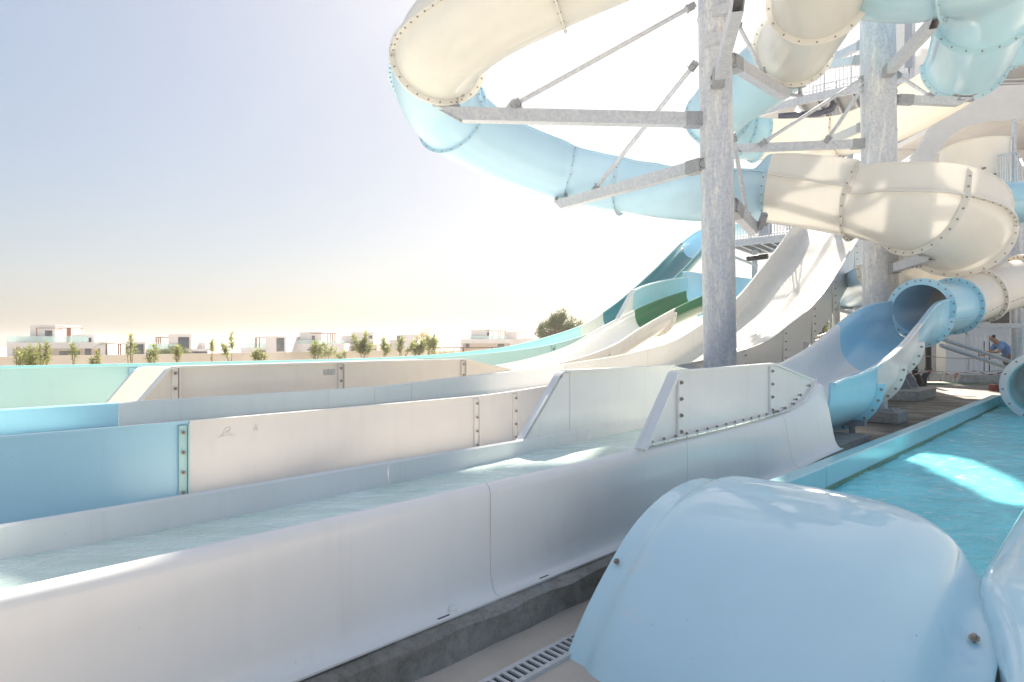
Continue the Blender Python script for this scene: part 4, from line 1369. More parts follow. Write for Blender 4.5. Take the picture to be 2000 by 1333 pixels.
def oleander(label, u, vtop, Y, stems, dens, lean=.1, bush=.5, stake=True, seed=0, wid=.45):
    rnd = random.Random(seed)
    base = PX(u, 672, Y); base.z = .11
    ztop = ZC - (vtop - V0) / FPX * Y
    H = ztop - .12
    lsc = Y / 30
    wid = (wid * .8 + .2) * Y / 34
    o = thing("oleander", label, "plant", base, "young oleanders along the garden wall")
    st, lv = MB(), MB()
    for s in range(stems):
        h = H * (1 if s == 0 else rnd.uniform(.62, .95))
        an = rnd.uniform(0, math.tau)
        ln = rnd.uniform(.3, 1) * wid if s else rnd.uniform(0, .12)
        tip = base + Vector((math.cos(an) * ln, math.sin(an) * ln * .6, h))
        mid = base.lerp(tip, .5) + Vector((rnd.uniform(-.04, .04), 0, 0))
        st.pipe([base + Vector((math.cos(an) * .04, math.sin(an) * .04, 0)), mid, tip], [.018, .014, .007], 6)
        n = int(dens * h * .6)
        for k in range(n):
            f = rnd.uniform(1 - bush, 1.0) ** .8 if rnd.random() < .86 else rnd.uniform(.3, .9)
            p = base.lerp(tip, f)
            a = rnd.uniform(0, math.tau)
            el = rnd.uniform(-.25, 1.1) if f < .93 else rnd.uniform(.3, 1.4)
            leaf(lv, p, Vector((math.cos(a) * math.cos(el), math.sin(a) * math.cos(el), math.sin(el))), rnd.uniform(.2, .4) * lsc, rnd.uniform(.045, .075) * lsc)
    st.build("stem", BARK, o, smooth=40)
    lv.build("leaves", OLEAF, o)
    if stake:
        mb = MB(); mb.cyl(base + Vector((.07, -.05, 0)), base + Vector((.09 + rnd.uniform(-.05, .05), -.05, H * rnd.uniform(.9, 1.08))), .017, 6)
        mb.build("stake", STAKE, o)
    return o
ol = [("spreading oleander farthest left, below the villa terrace corner", 36, 681, 27.5, 4, 60, .9), ("bushy oleander second from left, leaning over its neighbour", 58, 677, 28.0, 5, 75, .7),
      ("dense oleander third from left with a tall cane stake", 70, 680, 27.8, 4, 80, .6), ("taller oleander right of the leftmost clump", 88, 671, 28.6, 5, 80, .5),
      ("slender oleander with tuft on a bare stem under the first villa", 142, 676, 29.5, 2, 75, .25), ("low dense oleander around a cane stake left of the palm", 189, 689, 31, 4, 80, .45),
      ("tall thin oleander with bare lower stems right of the palm", 254, 657, 32.5, 3, 60, .18), ("low oleander pair below the hedge's left end", 301, 677, 34, 4, 75, .4),
      ("small oleander with a cane stake below the cube villa", 345, 680, 35.5, 3, 80, .25), ("single-stem oleander tuft right of the cube villa", 413, 669, 38, 1, 90, .1),
      ("tall oleander with wide lower branches left of the third villa", 453, 656, 39.5, 3, 70, .6), ("short round oleander in front of the blue-grey window bay", 506, 686, 41, 6, 80, .5),
      ("bushy oleander below the four-post pergola", 615, 671, 46, 4, 90, .5), ("narrow oleander just right of the bushy one", 636, 675, 47, 3, 90, .5),
      ("short sparse oleander between the two tallest ones", 672, 688, 48, 3, 70, .5), ("tallest and fullest oleander before the stepped villa", 712, 656, 50, 6, 110, .9),
      ("oleander with a small round head on a bare trunk", 749, 665, 52, 2, 130, .6), ("oleander with spiky head left of the orange tree", 783, 663, 54, 3, 110, .7),
      ("bushy oleander at the garden wall's right end", 812, 669, 55.5, 6, 110, .9), ("oleander with bare trunk standing beyond the wall's end", 847, 661, 57, 3, 130, .8)]
for i, (lb, u, vt, Y, stn, dn, wd) in enumerate(ol):
    oleander(lb, u, vt, Y - 1.2, stn, dn, bush=.55 if wd > .3 else .4, stake=i % 3 != 1, seed=40 + i, wid=wd)

def tree(name, label, c, rx, rz, trunk_h, nleaf, mat, lsize, seed, base_z, limbs=9, gaps=.3, cat="tree", group=None, bare=0, lobes=None):
    rnd = random.Random(seed)
    base = Vector((c.x, c.y, base_z))
    o = thing(name, label, cat, base, group)
    tk, lv = MB(), MB()
    top = Vector((c.x + rx * .1, c.y, c.z))
    tk.pipe([base, base.lerp(top, .4) + Vector((.05 * rx, 0, 0)), base.lerp(top, .75), top], [rx * .09, rx * .07, rx * .05, rx * .03], 8)
    blobs = []
    for k in range(limbs):
        a = rnd.uniform(0, math.tau); el = rnd.uniform(-.4, 1.3)
        q = c + Vector((math.cos(a) * math.cos(el) * rx * rnd.uniform(.35, .8), math.sin(a) * math.cos(el) * rx * rnd.uniform(.35, .8), math.sin(el) * rz * rnd.uniform(.4, .85)))
        s = base.lerp(top, rnd.uniform(.4, .9))
        tk.pipe([s, s.lerp(q, .5) + Vector((0, 0, rz * .06)), q], [rx * .035, rx * .02, rx * .008], 5)
        if lobes:
            lx, lz, lr = lobes[k % len(lobes)]
            q = c + Vector((rx * (lx + lr * rnd.gauss(0, .33)), rx * rnd.gauss(0, .33), rz * (lz + lr * abs(rnd.gauss(0, .42)) - .1)))
        blobs.append((q, rnd.uniform(.22, .46) * (.6 if lobes else 1)))
    for k in range(bare):
        a = rnd.uniform(-.9, 1.2)
        q = c + Vector((rx * rnd.uniform(.5, 1.5), rnd.uniform(-.5, .5), rz * rnd.uniform(-.2, 1.2)))
        s = base.lerp(top, .6)
        tk.pipe([s, s.lerp(q, .5) + Vector((0, 0, -.1)), q], [rx * .014, rx * .01, rx * .004], 4)
    for k in range(nleaf):
        q, rr = rnd.choice(blobs)
        d = Vector((rnd.gauss(0, 1), rnd.gauss(0, 1), rnd.gauss(0, 1))).normalized() * (rnd.random() ** .45)
        p = q + Vector((d.x * rx * rr, d.y * rx * rr, d.z * rz * rr))
        dd = Vector((rnd.uniform(-1, 1), rnd.uniform(-1, 1), rnd.uniform(-.6, 1)))
        leaf(lv, p, dd, lsize * rnd.uniform(.6, 1.3), lsize * .4)
    tk.build("trunk", BARK, o, smooth=40)
    lv.build("crown", mat, o)
    return o
tree("broadleaf_tree", "dense dark green tree rising behind the pale teal chute", PX(1090, 643, 58), 2.3, 2.0, 1, 13000, TLEAF, .2, 5, -.4, limbs=70, lobes=((-.35, .2, .6), (.15, .42, .55), (.45, .05, .55), (0, -.3, .75), (-.6, -.3, .45), (.6, -.35, .45)), bare=6)
tree("young_tree", "sparse orange and green leaved young tree near the garden wall's end", PX(828, 668, 62), 1.7, 1.2, 1, 1000, ALEAF, .17, 8, -.5, limbs=16, bare=7)
tree("hedge_bush", "rounded olive green bush in front of the cube villa", PX(335, 690, 60), 2.2, .75, .3, 2600, TLEAF, .17, 9, -.5, limbs=22, cat="bush", group="bushes beyond the wall")
tree("hedge_bush", "round dark bush tucked beside the tallest oleander", PX(697, 683, 75), 1.0, .8, .3, 900, TLEAF, .17, 10, -2.0, limbs=10, cat="bush", group="bushes beyond the wall")
tree("shrub", "sunlit shrub glimpsed under the white flume", PX(1606, 660, 40), 2.0, 2.2, .3, 2400, TLEAF, .2, 12, .1, limbs=18, cat="bush", group="bushes beyond the wall")
# young palm
pb = PX(208, 690, 62); pb.z = -.6
pm = thing("palm_tree", "young feathery palm between the first two villas", "palm", pb)
ct = PX(208, 672, 62)
mb = MB(); mb.pipe([pb, pb.lerp(ct, .6), ct], [.12, .1, .07], 8); mb.build("trunk", BARK, pm, smooth=40)
mb = MB()
rnd = random.Random(2)
for k in range(15):
    a = k / 15 * math.tau + rnd.uniform(-.2, .2); ln = rnd.uniform(.9, 1.5); el = rnd.uniform(.2, 1.35)
    pts = [ct + Vector((math.cos(a) * math.cos(el) * ln * f, math.sin(a) * math.cos(el) * ln * f, math.sin(el) * ln * f - .5 * f * f * ln)) for f in [i / 10 for i in range(11)]]
    for i in range(1, 10):
        t = pts[i + 1] - pts[i]
        for sg in (-1, 1):
            sd_ = t.cross(Vector((0, 0, 1))).normalized() * sg
            leaf(mb, pts[i], sd_ + t.normalized() * .8 - Vector((0, 0, .3)), .32, .035)
mb.build("fronds", PALMM, pm)
# dry reeds behind the fence
mb = MB(); rnd = random.Random(77)
for k in range(3500):
    p = w1 + wdir * rnd.uniform(0, 30) + Vector((rnd.uniform(-6, -1.2) , rnd.uniform(.5, 4), 0))
    h = rnd.uniform(.5, 1.35)
    leaf(mb, p, Vector((rnd.uniform(-.3, .3), rnd.uniform(-.3, .3), 1)), h, .05)
tag(mb.build("dry_reeds", DRY), "dry tan reeds behind the brown rail fence", "reeds", kind="stuff")

# ------------------------------------------------------------------ resort building behind the tower
bd = thing("resort_building", "white resort building with curved stair balustrade and arched opening behind the columns", "building", PX(1900, 700, 27))
def pxslab(poly, Y, dep):
    mb = MB()
    mb.prism([PX(u, v, Y) for u, v in poly], (0, dep, 0))
    return mb
pxslab([(1745, 110), (1800, 110), (1800, 95), (2300, 95), (2300, 745), (1745, 745)], 31, .4).build("rear_wall", PLASTER, bd)
bal = pxslab([(1700, 395), (1765, 318), (1790, 300), (1846, 205), (1868, 178), (1890, 171), (2300, 150), (2300, 222), (2000, 233), (1957, 236), (1919, 239), (1883, 250), (1857, 265), (1838, 290), (1816, 326), (1775, 400), (1720, 460)], 27, .25)
bal.build("stair_balustrade", PLASTER, bd)
mb = MB()
p, q = PX(1860, 236, 27), PX(2300, 236, 27)
mb.box(((p.x + q.x) / 2, 29.1, p.z + .12), (q.x - p.x, 3.7, .24)); mb.build("arch_soffit", PLASTER, bd)
mb = MB()
p, q = PX(1905, 140, 27), PX(2300, 110, 27)
mb.box(((p.x + q.x) / 2, 29.3, PX(0, 108, 27).z), (q.x - p.x, 3.6, .25)); mb.build("balcony_ceiling", PLASTER, bd)
rl = MB()
for v0, v1 in ((158, 151), (165.5, 160)):
    rl.rod([PX(1915, v0, 27.1), PX(2300, v1 - 8, 27.1)], .025, 8)
for u in (1944, 2010, 2080):
    rl.rod([PX(u, 157, 27.1), PX(u, 172, 27.1)], .02, 6)
rl.build("balcony_rail", WPAINT, bd, smooth=40)
rl = MB()
rl.rod([PX(1762, 317, 26.8), PX(1788, 299, 26.8), PX(1846, 197, 26.8), PX(1905, 95, 26.8)], .025, 8)
rl.rod([PX(1762, 317, 26.8), PX(1770, 318, 26.8), PX(1782, 311, 26.8)], .02, 8)
rl.build("stair_handrail", WPAINT, bd, smooth=40)
for u, v, Y in ((1817, 241, 30.7), (1955, 248, 29.5)):
    mb = MB(); p = PX(u, v, Y); mb.cyl(p, p + Vector((0, 0, .10)), .26, 24, .34); mb.build("ceiling_lamp", WPAINT, bd, smooth=30)
pxslab([(1905, 262), (1926, 262), (1926, 420), (1905, 420)], 29.5, .8).build("pillar", PLASTER, bd)
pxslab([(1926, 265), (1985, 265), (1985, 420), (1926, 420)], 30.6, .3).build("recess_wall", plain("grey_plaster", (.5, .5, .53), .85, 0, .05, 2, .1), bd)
mb = MB()
for v in (315, 322):
    mb.rod([PX(1950, v, 28.5), PX(2100, v, 28.5)], .03, 8)
mb.build("lower_balcony_rail", WPAINT, bd, smooth=40)
pxslab([(1640, 470), (2300, 470), (2300, 495), (1640, 495)], 28, .3).build("floor_band", PLASTER, bd)
# ground-floor walls
pxslab([(1846, 590), (1990, 565), (2300, 560), (2300, 748), (1846, 748)], 24.5, .3).build("lower_wall", PLASTER, bd)
pxslab([(1762, 600), (1846, 600), (1846, 746), (1762, 746)], 25.2, .3).build("lower_wall", PLASTER, bd)
pxslab([(1936, 607), (2010, 607), (2010, 640), (1936, 640)], 24.46, .06).build("painted_recess_shade", plain("recess_shade_brown", (.16, .13, .11), .8), bd)  # dark slab on the wall, its colour standing in for a recess's shade
pier = pxslab([(1847, 649), (1886, 649), (1886, 741), (1847, 741)], 22.5, .5).build("gate_pier", PLASTER)
tag(pier, "short white pier left of the slatted gate", "pier")
gt = thing("slatted_gate", "white vertical-slat gate below the beige tube", "gate", PX(1925, 735, 22.5))
mb = MB()
for poly in ([(1887, 650), (1985, 650), (1985, 654), (1887, 654)], [(1887, 727), (1985, 727), (1985, 731), (1887, 731)], [(1887, 650), (1890, 650), (1890, 731), (1887, 731)]):
    mb.prism([PX(u, v, 22.6) for u, v in poly], (0, .07, 0))
mb.build("frame", WPAINT, gt)
for k in range(9):
    u = 1893.5 + k * 10.3
    mb = MB(); mb.prism([PX(a, v, 22.62) for a, v in ((u, 654), (u + 7.0, 654), (u + 7.0, 727), (u, 727))], (0, .03, 0)); mb.build("slat", WPAINT, gt)
pxslab([(1887, 655), (1990, 655), (1990, 728), (1887, 728)], 23.6, .05)
st = pxslab([(1878, 733), (1990, 733), (1990, 748), (1870, 748)], 21.5, 1.5).build("door_step", CONC)
tag(st, "low grey step in front of the slatted gate", "step")

# people at the gate
def skin_body(name, joints, edges, radii, mat, loc, rz, parent=None, levels=2, root=0):
    me = bpy.data.meshes.new(name)
    me.from_pydata(joints, edges, [])
    me.materials.append(mat)
    o = bpy.data.objects.new(name, me)
    COL.objects.link(o)
    sk = o.modifiers.new("skin", 'SKIN')
    for i, r_ in enumerate(radii):
        sv = me.skin_vertices[0].data[i]
        sv.radius = (r_ if isinstance(r_, tuple) else (r_, r_))
        sv.use_root = (i == root)
    sb = o.modifiers.new("sub", 'SUBSURF'); sb.levels = levels; sb.render_levels = levels
    me.shade_smooth()
    if parent is None:
        o.location = loc; o.rotation_euler = (0, 0, rz)
    else:
        o.parent = parent
    return o
SKIN = plain("skin", (.42, .25, .17), .55, 0, .05, 10, 0)
HAIR = plain("dark_hair", (.03, .02, .015), .6, 0, .2, 30, .2)
SHIRT = plain("blue_polo_shirt", (.20, .32, .58), .85, 0, .1, 14, .3)
KHAKI = plain("khaki_trousers", (.27, .22, .17), .9, 0, .1, 14, .3)
DARKC = plain("dark_clothes", (.06, .03, .03), .9, 0, .2, 14, .2)
def person(label, loc, rz, bend, shirt, trousers, reach=True):
    b = bend
    P = {}
    P['pel'] = (0, 0, .95); P['sp'] = (-.08 * b, 0, 1.14); P['ch'] = (-.26 * b, 0, 1.33 - .03 * b); P['nk'] = (-.36 * b, 0, 1.47 - .07 * b); P['hd'] = (-.44 * b - .02, 0, 1.57 - .09 * b); P['ht'] = (-.50 * b - .02, 0, 1.70 - .12 * b)
    for s, t in ((-1, 'r'), (1, 'l')):
        P['sh' + t] = (-.28 * b, .19 * s, 1.39 - .05 * b); P['el' + t] = (-.42 * b - .02, .25 * s, 1.12 - .03 * b)
        P['wr' + t] = ((-.62 * b, .14 * s, 1.06 - .05 * s) if reach else (-.05, .27 * s, .88)); P['ha' + t] = ((-.72 * b, .10 * s, 1.05 - .05 * s) if reach else (-.08, .27 * s, .79))
        P['fi' + t] = ((-.79 * b, .06 * s, 1.04 - .05 * s) if reach else (-.1, .26 * s, .72)); P['th' + t] = ((-.74 * b, .06 * s, 1.09 - .05 * s) if reach else (-.13, .24 * s, .8))
        P['hp' + t] = (0, .10 * s, .90); P['kn' + t] = (-.05, .12 * s, .50); P['an' + t] = (.03, .12 * s, .08); P['to' + t] = (-.16, .13 * s, .04)
    names = list(P)
    ix = {n: i for i, n in enumerate(names)}
    E = [('pel', 'sp'), ('sp', 'ch'), ('ch', 'nk'), ('nk', 'hd'), ('hd', 'ht')]
    for t in 'rl':
        E += [('ch', 'sh' + t), ('sh' + t, 'el' + t), ('el' + t, 'wr' + t), ('wr' + t, 'ha' + t), ('ha' + t, 'fi' + t), ('ha' + t, 'th' + t), ('pel', 'hp' + t), ('hp' + t, 'kn' + t), ('kn' + t, 'an' + t), ('an' + t, 'to' + t)]
    RR = dict(pel=.13, sp=.12, ch=.135, nk=.06, hd=.085, ht=.075)
    for t in 'rl':
        RR.update({'sh' + t: .062, 'el' + t: .042, 'wr' + t: .03, 'ha' + t: .036, 'fi' + t: .014, 'th' + t: .013, 'hp' + t: .09, 'kn' + t: .06, 'an' + t: .042, 'to' + t: .036})
    body = skin_body("person", [P[n] for n in names], [(ix[a], ix[c]) for a, c in E], [RR[n] for n in names], SKIN, loc, rz)
    tag(body, label, "person", "people at the gate")
    def cloth(nm, keys, ed, grow, mat, ends):
        js = []; rs = []
        for k in keys:
            js.append(P[k] if k not in ends else tuple(ends[k])); rs.append(RR[k] + grow)
        kx = {k: i for i, k in enumerate(keys)}
        return skin_body(nm, js, [(kx[a], kx[c]) for a, c in ed], rs, mat, None, 0, parent=body)
    el = {('el' + t): Vector(P['sh' + t]).lerp(Vector(P['el' + t]), .75) for t in 'rl'}
    el['nk'] = Vector(P['ch']).lerp(Vector(P['nk']), .8)
    cloth("shirt", ['pel', 'sp', 'ch', 'nk', 'shr', 'shl', 'elr', 'ell'], [('pel', 'sp'), ('sp', 'ch'), ('ch', 'nk'), ('ch', 'shr'), ('ch', 'shl'), ('shr', 'elr'), ('shl', 'ell')], .035, shirt, el)
    cloth("trousers", ['pel', 'hpr', 'hpl', 'knr', 'knl', 'anr', 'anl'], [('pel', 'hpr'), ('pel', 'hpl'), ('hpr', 'knr'), ('hpl', 'knl'), ('knr', 'anr'), ('knl', 'anl')], .03, trousers, {})
    cloth("hair", ['hd', 'ht'], [('hd', 'ht')], .012, HAIR, {'hd': Vector(P['hd']) + Vector((.045, 0, .05)), 'ht': Vector(P['ht']) + Vector((.015, 0, .015))})
    return body
gp_ = PX(1974, 700, 18.5)
person("person in blue polo shirt and khaki trousers bending over the gate latch", (gp_.x, gp_.y, .35), R(-14), 1.0, SHIRT, KHAKI)
gp_ = PX(1924, 700, 23.4)
person("person in dark clothes standing behind the gate slats", (gp_.x, gp_.y, .35), R(120), .2, DARKC, DARKC, reach=False)

# steel frame carrying the beige tube
sf = thing("tube_support_frame", "galvanised frame of posts and diagonal pipes under the beige tube at right", "support frame", PX(1986, 720, 15.5))
for u, Y in ((1981, 15.0), (1993, 15.6)):
    p = PX(u, 590, Y)
    mb = MB(); mb.cyl((p.x, p.y, .35), (p.x, p.y, PX(0, 440 if Y > 15.3 else 588, Y).z), .065, 14); mb.build("post", STEEL, sf, smooth=40)
for k, (a, c, r_) in enumerate((((1838, 661, 13.9), (1960, 594, 15), .05), ((1838, 662, 13.9), (1978, 708, 15), .045), ((1838, 675, 13.9), (1972, 721, 15), .045), ((1905, 634, 14.6), (2004, 590, 15.2), .045))):
    mb = MB(); mb.cyl(PX(*a), PX(*c), r_, 12); mb.build("diagonal_pipe", STEEL, sf, smooth=40)
mb = MB(); mb.beam(PX(1850, 637, 14.4), PX(2060, 636, 14.6), .1, .11); mb.build("cross_beam", STEEL, sf)
mb = MB(); mb.beam(PX(1835, 660, 13.9), PX(1792, 668, 13.2), .1, .1); mb.box(PX(1836, 655, 13.8), (.2, .1, .12)); mb.build("node_bracket", DSTEEL, sf)
mb = MB(); mb.prism([PX(1834, 662, 13.7), PX(1841, 662, 13.7), PX(1837.5, 656, 13.7)], (0, .004, 0)); mb.build("warning_sign", plain("warning_yellow", (.75, .55, .03), .5), sf)
# posts below the flumes
def post(label, u, v0, Y, r_, zb=.35):
    p = PX(u, v0, Y)
    mb = MB(); mb.cyl((p.x, p.y, zb), (p.x, p.y, p.z), r_, 14)
    o = thing("support_post", label, "post", Vector((p.x, p.y, zb)), "slide posts")
    mb.build("shaft", STEEL, o, smooth=40)
    mb = MB(); mb.box((p.x, p.y, zb + .02), (r_ * 5, r_ * 5, .04)); mb.build("base_plate", DSTEEL, o)
post("pale post under the flume's right flank", 1634, 575, 21.5, .10)
post("thick shaded post left of the second column under the teal flume", 1676, 560, 24.0, .16)
post("slim post beside the pale one under the flume", 1622, 585, 24.5, .05)
post("short dark post under the middle of the wide flume", 1574, 668, 18.0, .07)
post("slim post just right of the short dark post", 1586, 650, 19.5, .05)
bm_ = thing("cross_beam_frame", "horizontal galvanised beams between the posts behind the second column", "beam", PX(1670, 600, 25))
mb = MB(); mb.beam(PX(1630, 588, 24.5), PX(1760, 588, 25.5), .2, .25); mb.beam(PX(1630, 602, 24), PX(1760, 600, 25), .12, .12)
mb.build("beam", DSTEEL, bm_)
mb = MB(); mb.beam(PX(1640, 606, 23), PX(1700, 625, 24), .1, .12); mb.build("brace", STEEL, bm_)
mb = MB(); mb.rod([PX(1585, 662, 26), PX(1640, 642, 26)], .03); mb.rod([PX(1585, 668, 26), PX(1640, 648, 26)], .015); mb.build("handrail", STEEL, bm_)

# black drain pipes with elbows
for k, (lb, u, Y, top) in enumerate((("black downpipe nearest the gate, elbow turned left", 1813, 19.5, 640), ("black downpipe in the middle of the three, elbow turned right", 1786, 19.0, 660), ("black downpipe hidden partly by the white chute", 1767, 18.5, 690))):
    p = PX(u, top, Y); zt = p.z
    sg = -1 if k == 0 else 1
    mb = MB()
    z0 = .36
    mb.pipe([(p.x, p.y, zt), (p.x, p.y, z0 + .55), (p.x + sg * .02, p.y, z0 + .45), (p.x + sg * .13, p.y, z0 + .30), (p.x + sg * .16, p.y, z0 + .2), (p.x + sg * .16, p.y, z0)], .085, 14)
    o = thing("drain_pipe", lb, "pipe", Vector((p.x, p.y, .35)), "black downpipes")
    mb.build("pipe", BLACK, o, smooth=50)
    mb = MB(); mb.cyl((p.x, p.y, z0 + .5), (p.x, p.y, z0 + .58), .10, 14); mb.cyl((p.x + sg * .16, p.y, z0 + .1), (p.x + sg * .16, p.y, z0 + .2), .10, 14); mb.build("coupling", BLACK, o, smooth=40)
# chains and tape
CHAIN = plain("dull_chain", (.35, .33, .31), .5, .6)
for lb, v0, v1 in (("upper thin chain strung in front of the white wall", 691, 699), ("lower thin chain strung near the deck", 720, 724)):
    mb = MB()
    pts = [PX(lerp(1762, 1962, i / 12), lerp(v0, v1, i / 12) + 5 * math.sin(math.pi * i / 12), 18) for i in range(13)]
    mb.rod(pts, .012, 6)
    tag(mb.build("barrier_chain", CHAIN), lb, "chain", "barrier chains")
m, nt, b, out = new_mat("red_white_tape")
wv = nt.nodes.new("ShaderNodeTexWave"); wv.inputs["Scale"].default_value = 1.2
tc = nt.nodes.new("ShaderNodeTexCoord"); nt.links.new(tc.outputs["Object"], wv.inputs["Vector"])
nt.links.new(ramp(nt, wv.outputs["Fac"], [(.49, (.5, .48, .48)), (.51, (.32, .05, .06))]), b.inputs["Base Color"])
TAPE = m
mb = MB()
pts = [PX(lerp(1762, 1960, i / 16), 726 + 3 * math.sin(i) + (2 if i % 3 else 0), 18.3) for i in range(17)]
for i in range(16):
    mb.prism([pts[i], pts[i + 1], pts[i + 1] - Vector((0, 0, .03)), pts[i] - Vector((0, 0, .03))], (0, .004, 0))
for u in (1846, 1870, 1950):
    p = PX(u, 729, 18.28)
    mb.prism([p, p + Vector((.05, 0, .02)), p + Vector((-.12, 0, -.26)), p + Vector((-.17, 0, -.24))], (0, .004, 0))
tag(mb.build("barrier_tape", TAPE), "red and white barrier tape with loose ends in front of the white wall", "tape")
mb = MB(); mb.rod([PX(1700, 752, 20.3), PX(1800, 750, 20.4), PX(1880, 751, 20.4), PX(1945, 752, 20.3)], .035)
tag(mb.build("green_hose", plain("green_hose", (.02, .13, .06), .5)), "green hose lying across the deck by the downpipes", "hose")
mb = MB(); p = PX(1948, 752, 17.5); mb.box((p.x, p.y, .44), (.3, .25, .16)); mb.box((p.x, p.y, .53), (.32, .27, .03))
o = mb.build("red_box", plain("dark_red_plastic", (.22, .03, .03), .5)); tag(o, "small dark red box on the deck beside the tube mouth", "box")

# ------------------------------------------------------------------ platforms of the stair tower
def platform(name, label, pA_, pB_, back, th=.3, rail=1.15, nb=22, posts=(), joists=6, hatch=False):
    o = thing(name, label, "platform", pA_.lerp(pB_, .5), "tower platforms")
    ex = (pB_ - pA_); bk = Vector((-ex.y, ex.x, 0)).normalized() * back
    strips = [(0, 1, 0, 1)] if not hatch else [(0, .26, 0, 1), (.26, .40, 0, .5), (.26, .40, .85, 1), (.40, 1, 0, 1)]
    for f0, f1, b0, b1 in strips:
        e0, e1 = pA_.lerp(pB_, f0), pA_.lerp(pB_, f1)
        mb = MB(); mb.prism([e0 + bk * b0, e1 + bk * b0, e1 + bk * b1, e0 + bk * b1], (0, 0, -.06)); mb.build("deck_plate", DSTEEL, o)
    for e0, e1 in ((pA_, pB_), (pA_ + bk, pB_ + bk), (pA_, pA_ + bk), (pB_, pB_ + bk)):
        mb = MB(); mb.beam(e0 - Vector((0, 0, th / 2)), e1 - Vector((0, 0, th / 2)), .1, th); mb.build("edge_beam", STEEL, o)
    for i in range(1, joists):
        e = pA_.lerp(pB_, i / joists)
        mb = MB(); mb.beam(e - Vector((0, 0, .18)), e + bk - Vector((0, 0, .18)), .08, .2); mb.build("joist", DSTEEL, o)
    up = Vector((0, 0, 1))
    def railing(a, c, n):
        mb = MB(); mb.rod([a + up * rail, c + up * rail], .025); mb.rod([a + up * .12, c + up * .12], .02)
        rr = mb.build("railing", STEEL, o, smooth=40)
        for i in range(n + 1):
            mb = MB(); q = a.lerp(c, i / n); mb.cyl(q + up * .0, q + up * rail, .03 if i % 7 == 0 else .011, 6); mb.build("baluster", STEEL, rr)
    if rail:
        railing(pA_, pB_, nb); railing(pA_ + bk, pB_ + bk, nb); railing(pB_, pB_ + bk, 8)
    for p in posts:
        mb = MB(); mb.cyl((p.x, p.y, .35), (p.x, p.y, pA_.z - th), .12, 16); mb.build("post", STEEL, o, smooth=40)
    return o
upA, upB = PX(1560, 190, 24.8), PX(1775, 134, 22.6)
upB.z = upA.z
up_ = platform("upper_platform", "upper steel platform with railing between the two columns", upA, upB, 3.0, th=.32, rail=1.45, nb=28, posts=(PX(1632, 300, 25), PX(1660, 300, 26.5)))
upC = PX(1478, 214, 26.2); upC.z = upA.z
mb = MB(); mb.beam(upC - Vector((0, 0, .16)), upA - Vector((0, 0, .16)), .12, .3); mb.build("edge_beam", STEEL, up_)
mb = MB(); mb.prism([upC, upA, upA + Vector((1, 3, 0)), upC + Vector((1, 3, 0))], (0, 0, -.08)); mb.build("deck_plate", DSTEEL, up_)
mb = MB(); mb.pipe([PX(1520, 228, 25.5), PX(1600, 222, 25), PX(1622, 214, 24.8), PX(1628, 204, 24.8), PX(1628, 190, 24.8)], .13, 12); mb.build("water_pipe", plain("navy_pipe", (.05, .06, .11), .4), up_, smooth=50)
tpA, tpB = Vector((5.4, 15.3, 15.0)), Vector((9.5, 15.5, 15.0))  # unseen platform, added to keep the sun off the hood
tp = platform("top_platform", "added unseen platform above the frame, put there to shade the blue hood", tpA, tpB, 2.8, th=.3, rail=1.1, nb=12)
loA, loB = PX(1425, 470, 27.0), PX(1548, 452, 25.4); loB.z = loA.z
platform("lower_platform", "lower steel platform at the head of the wide white flume", loA, loB, 3.0, th=.28, rail=1.1, nb=22, posts=(PX(1474, 500, 28),))
ps = thing("slide_start_panel", "grey mesh panels standing on the lower platform beside the flume head", "panel", PX(1495, 465, 27))
MESHG = plain("grey_mesh_panel", (.34, .38, .46), .6, .2, .2, 60, .2)
mb = MB(); mb.prism([PX(1482, 462, 26.6), PX(1508, 458, 26.3), PX(1508, 425, 26.3), PX(1482, 425, 26.6)], (0, .04, 0)); mb.build("panel", MESHG, ps)
mb = MB(); mb.beam(PX(1433, 502, 25), PX(1480, 520, 25), .08, .08); mb.build("brace", STEEL, ps)
mb = MB(); mb.pipe([PX(1459, 506, 25.5), PX(1500, 501, 25)], .11, 10); mb.build("dark_pipe", BLACK, ps, smooth=40)
cab = thing("platform_cabin", "narrow pale cabin door frame on the upper platform right of the second column", "cabin", PX(1770, 100, 22.5))
for k, (u0, u1, mt) in enumerate(((1752, 1766, WPAINT), (1768, 1782, MESHG), (1784, 1788, STEEL))):
    mb = MB(); mb.prism([PX(u0, 30, 22.5), PX(u1, 30, 22.5), PX(u1, 132, 22.5), PX(u0, 132, 22.5)], (0, .05, 0)); mb.build("panel", mt, cab)

# start tub and blue tube at the far right
tb = thing("start_tub", "cream curved start tub standing above the blue tube at right", "slide tub", PX(1905, 370, 19.5))
cx_ = PX(1904, 330, 19.5)
zt, zb_ = PX(0, 292, 19.5).z, PX(0, 375, 19.5).z
inn, outr = [], []
for i in range(41):
    a = lerp(R(150), R(390), i / 40)
    d_ = Vector((math.cos(a), math.sin(a), 0))
    top = zt + .10 * math.sin(lerp(0, math.pi, i / 40))
    inn.append([Vector((cx_.x, cx_.y, top)) + d_ * .98, Vector((cx_.x, cx_.y, top)) + d_ * .91, Vector((cx_.x, cx_.y, top - .08)) + d_ * .90, Vector((cx_.x, cx_.y, zb_)) + d_ * .88])
    outr.append([Vector((cx_.x, cx_.y, top - .03)) + d_ * .98, Vector((cx_.x, cx_.y, top - .03)) + d_ * .95, Vector((cx_.x, cx_.y, top - .1)) + d_ * .93, Vector((cx_.x, cx_.y, zb_)) + d_ * .91])
mb = MB(); mb.shell(inn, outr); wl = mb.build("tub_wall", CREAM, tb, smooth=50)
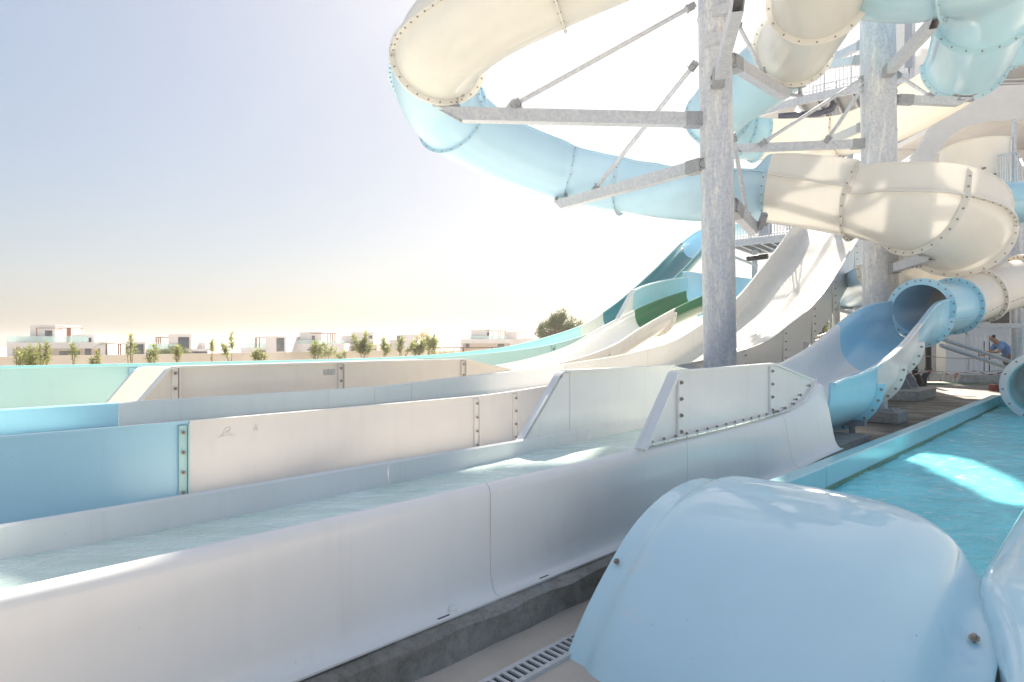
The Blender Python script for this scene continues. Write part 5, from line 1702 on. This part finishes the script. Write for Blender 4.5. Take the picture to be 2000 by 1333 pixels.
for u, v in ((1860, 341), (1922, 329), (1942, 341), (1894, 347), (1945, 352)):
    p = PX(u, v, 18.6); bolt(wl, p, (0, 1, 0), .035, .06)
pk = Path([PX(1925, 400, 18.2), PX(1950, 397, 18.0), PX(2050, 393, 17.6), PX(2160, 390, 17.4)])
bt = thing("slide_tube", "short bright blue closed tube leaving the frame at right above the beige tube", "water slide", PX(1960, 440, 18))
kf = tube_fn(pk, .56, -180, 180, K=36)
shell_part(bt, "tube_section", BLUE, kf, .3, 3, 14, smooth=50)
flange_part(bt, BLUE, kf, .35, fw=.09, spacing=.16, bs=.022)
seam_strip(bt, BLUE, pk, .4, 2.9, 85, .58, fw=.05, bs=.012)
mb = MB(); p = PX(1986, 440, 18.6); mb.cyl((p.x, p.y, .35), (p.x, p.y, PX(0, 432, 18.6).z), .17, 16); mb.build("post", STEEL, bt, smooth=40)
mb = MB(); mb.beam(PX(1935, 459, 17), PX(2080, 459, 17.2), .14, .16); mb.build("cross_beam", STEEL, bt)
mb = MB(); mb.beam(PX(1900, 492, 16.5), PX(1960, 465, 17), .1, .1); mb.build("brace", STEEL, bt)
rg = thing("grey_railing", "grey tubular railing gate with a tall post beside the cream tub", "railing", PX(1968, 360, 18.5))
mb = MB(); mb.beam(PX(1981, 360, 18.6), PX(1981, 233, 18.6), .08, .08); mb.build("tall_post", STEEL, rg)
mb = MB()
mb.rod([PX(1951, 352, 18.4), PX(1951, 304, 18.4), PX(1986, 299, 18.4), PX(1986, 358, 18.4)], .03)
mb.rod([PX(1986, 299, 18.4), PX(2000, 325, 17), PX(2002, 358, 17)], .03)
mb.build("frame", STEEL, rg, smooth=40)
for k in range(7):
    u = 1956 + k * 5 if k < 5 else 1990 + (k - 5) * 6
    mb = MB(); mb.cyl(PX(u, 304 + (6 if k > 4 else 0), 18.4), PX(u, 356, 18.4), .012, 6); mb.build("baluster", STEEL, rg)
far = thing("slide_tube", "small teal tube end peeping in at the right edge below the big teal bend", "water slide", PX(1985, 120, 16))
pk2 = Path([PX(1972, 103, 16.5), PX(2010, 95, 16), PX(2080, 80, 15.5)])
kf2 = tube_fn(pk2, .36, -180, 180, K=30)
shell_part(far, "tube_section", TEAL_T, kf2, .1, 2, 8, smooth=50)
flange_part(far, TEAL_T, kf2, .15, fw=.06, spacing=.14, bs=.02)

# ------------------------------------------------------------------ hazy sea air
m = bpy.data.materials.new("pale_haze")
m.use_nodes = True
nt = m.node_tree
for n in list(nt.nodes):
    if n.type == 'BSDF_PRINCIPLED':
        nt.nodes.remove(n)
pv = nt.nodes.new("ShaderNodeVolumePrincipled")
pv.inputs["Color"].default_value = (1.0, 0.955, 0.905, 1)
pv.inputs["Density"].default_value = 0.0013
pv.inputs["Anisotropy"].default_value = 0.5
nt.links.new(pv.outputs[0], nt.nodes["Material Output"].inputs["Volume"])
mb = MB()
mb.box((0, 0, 6.5), (2600, 2600, 21))
hz = mb.build("haze", m)
hz["kind"] = "stuff"
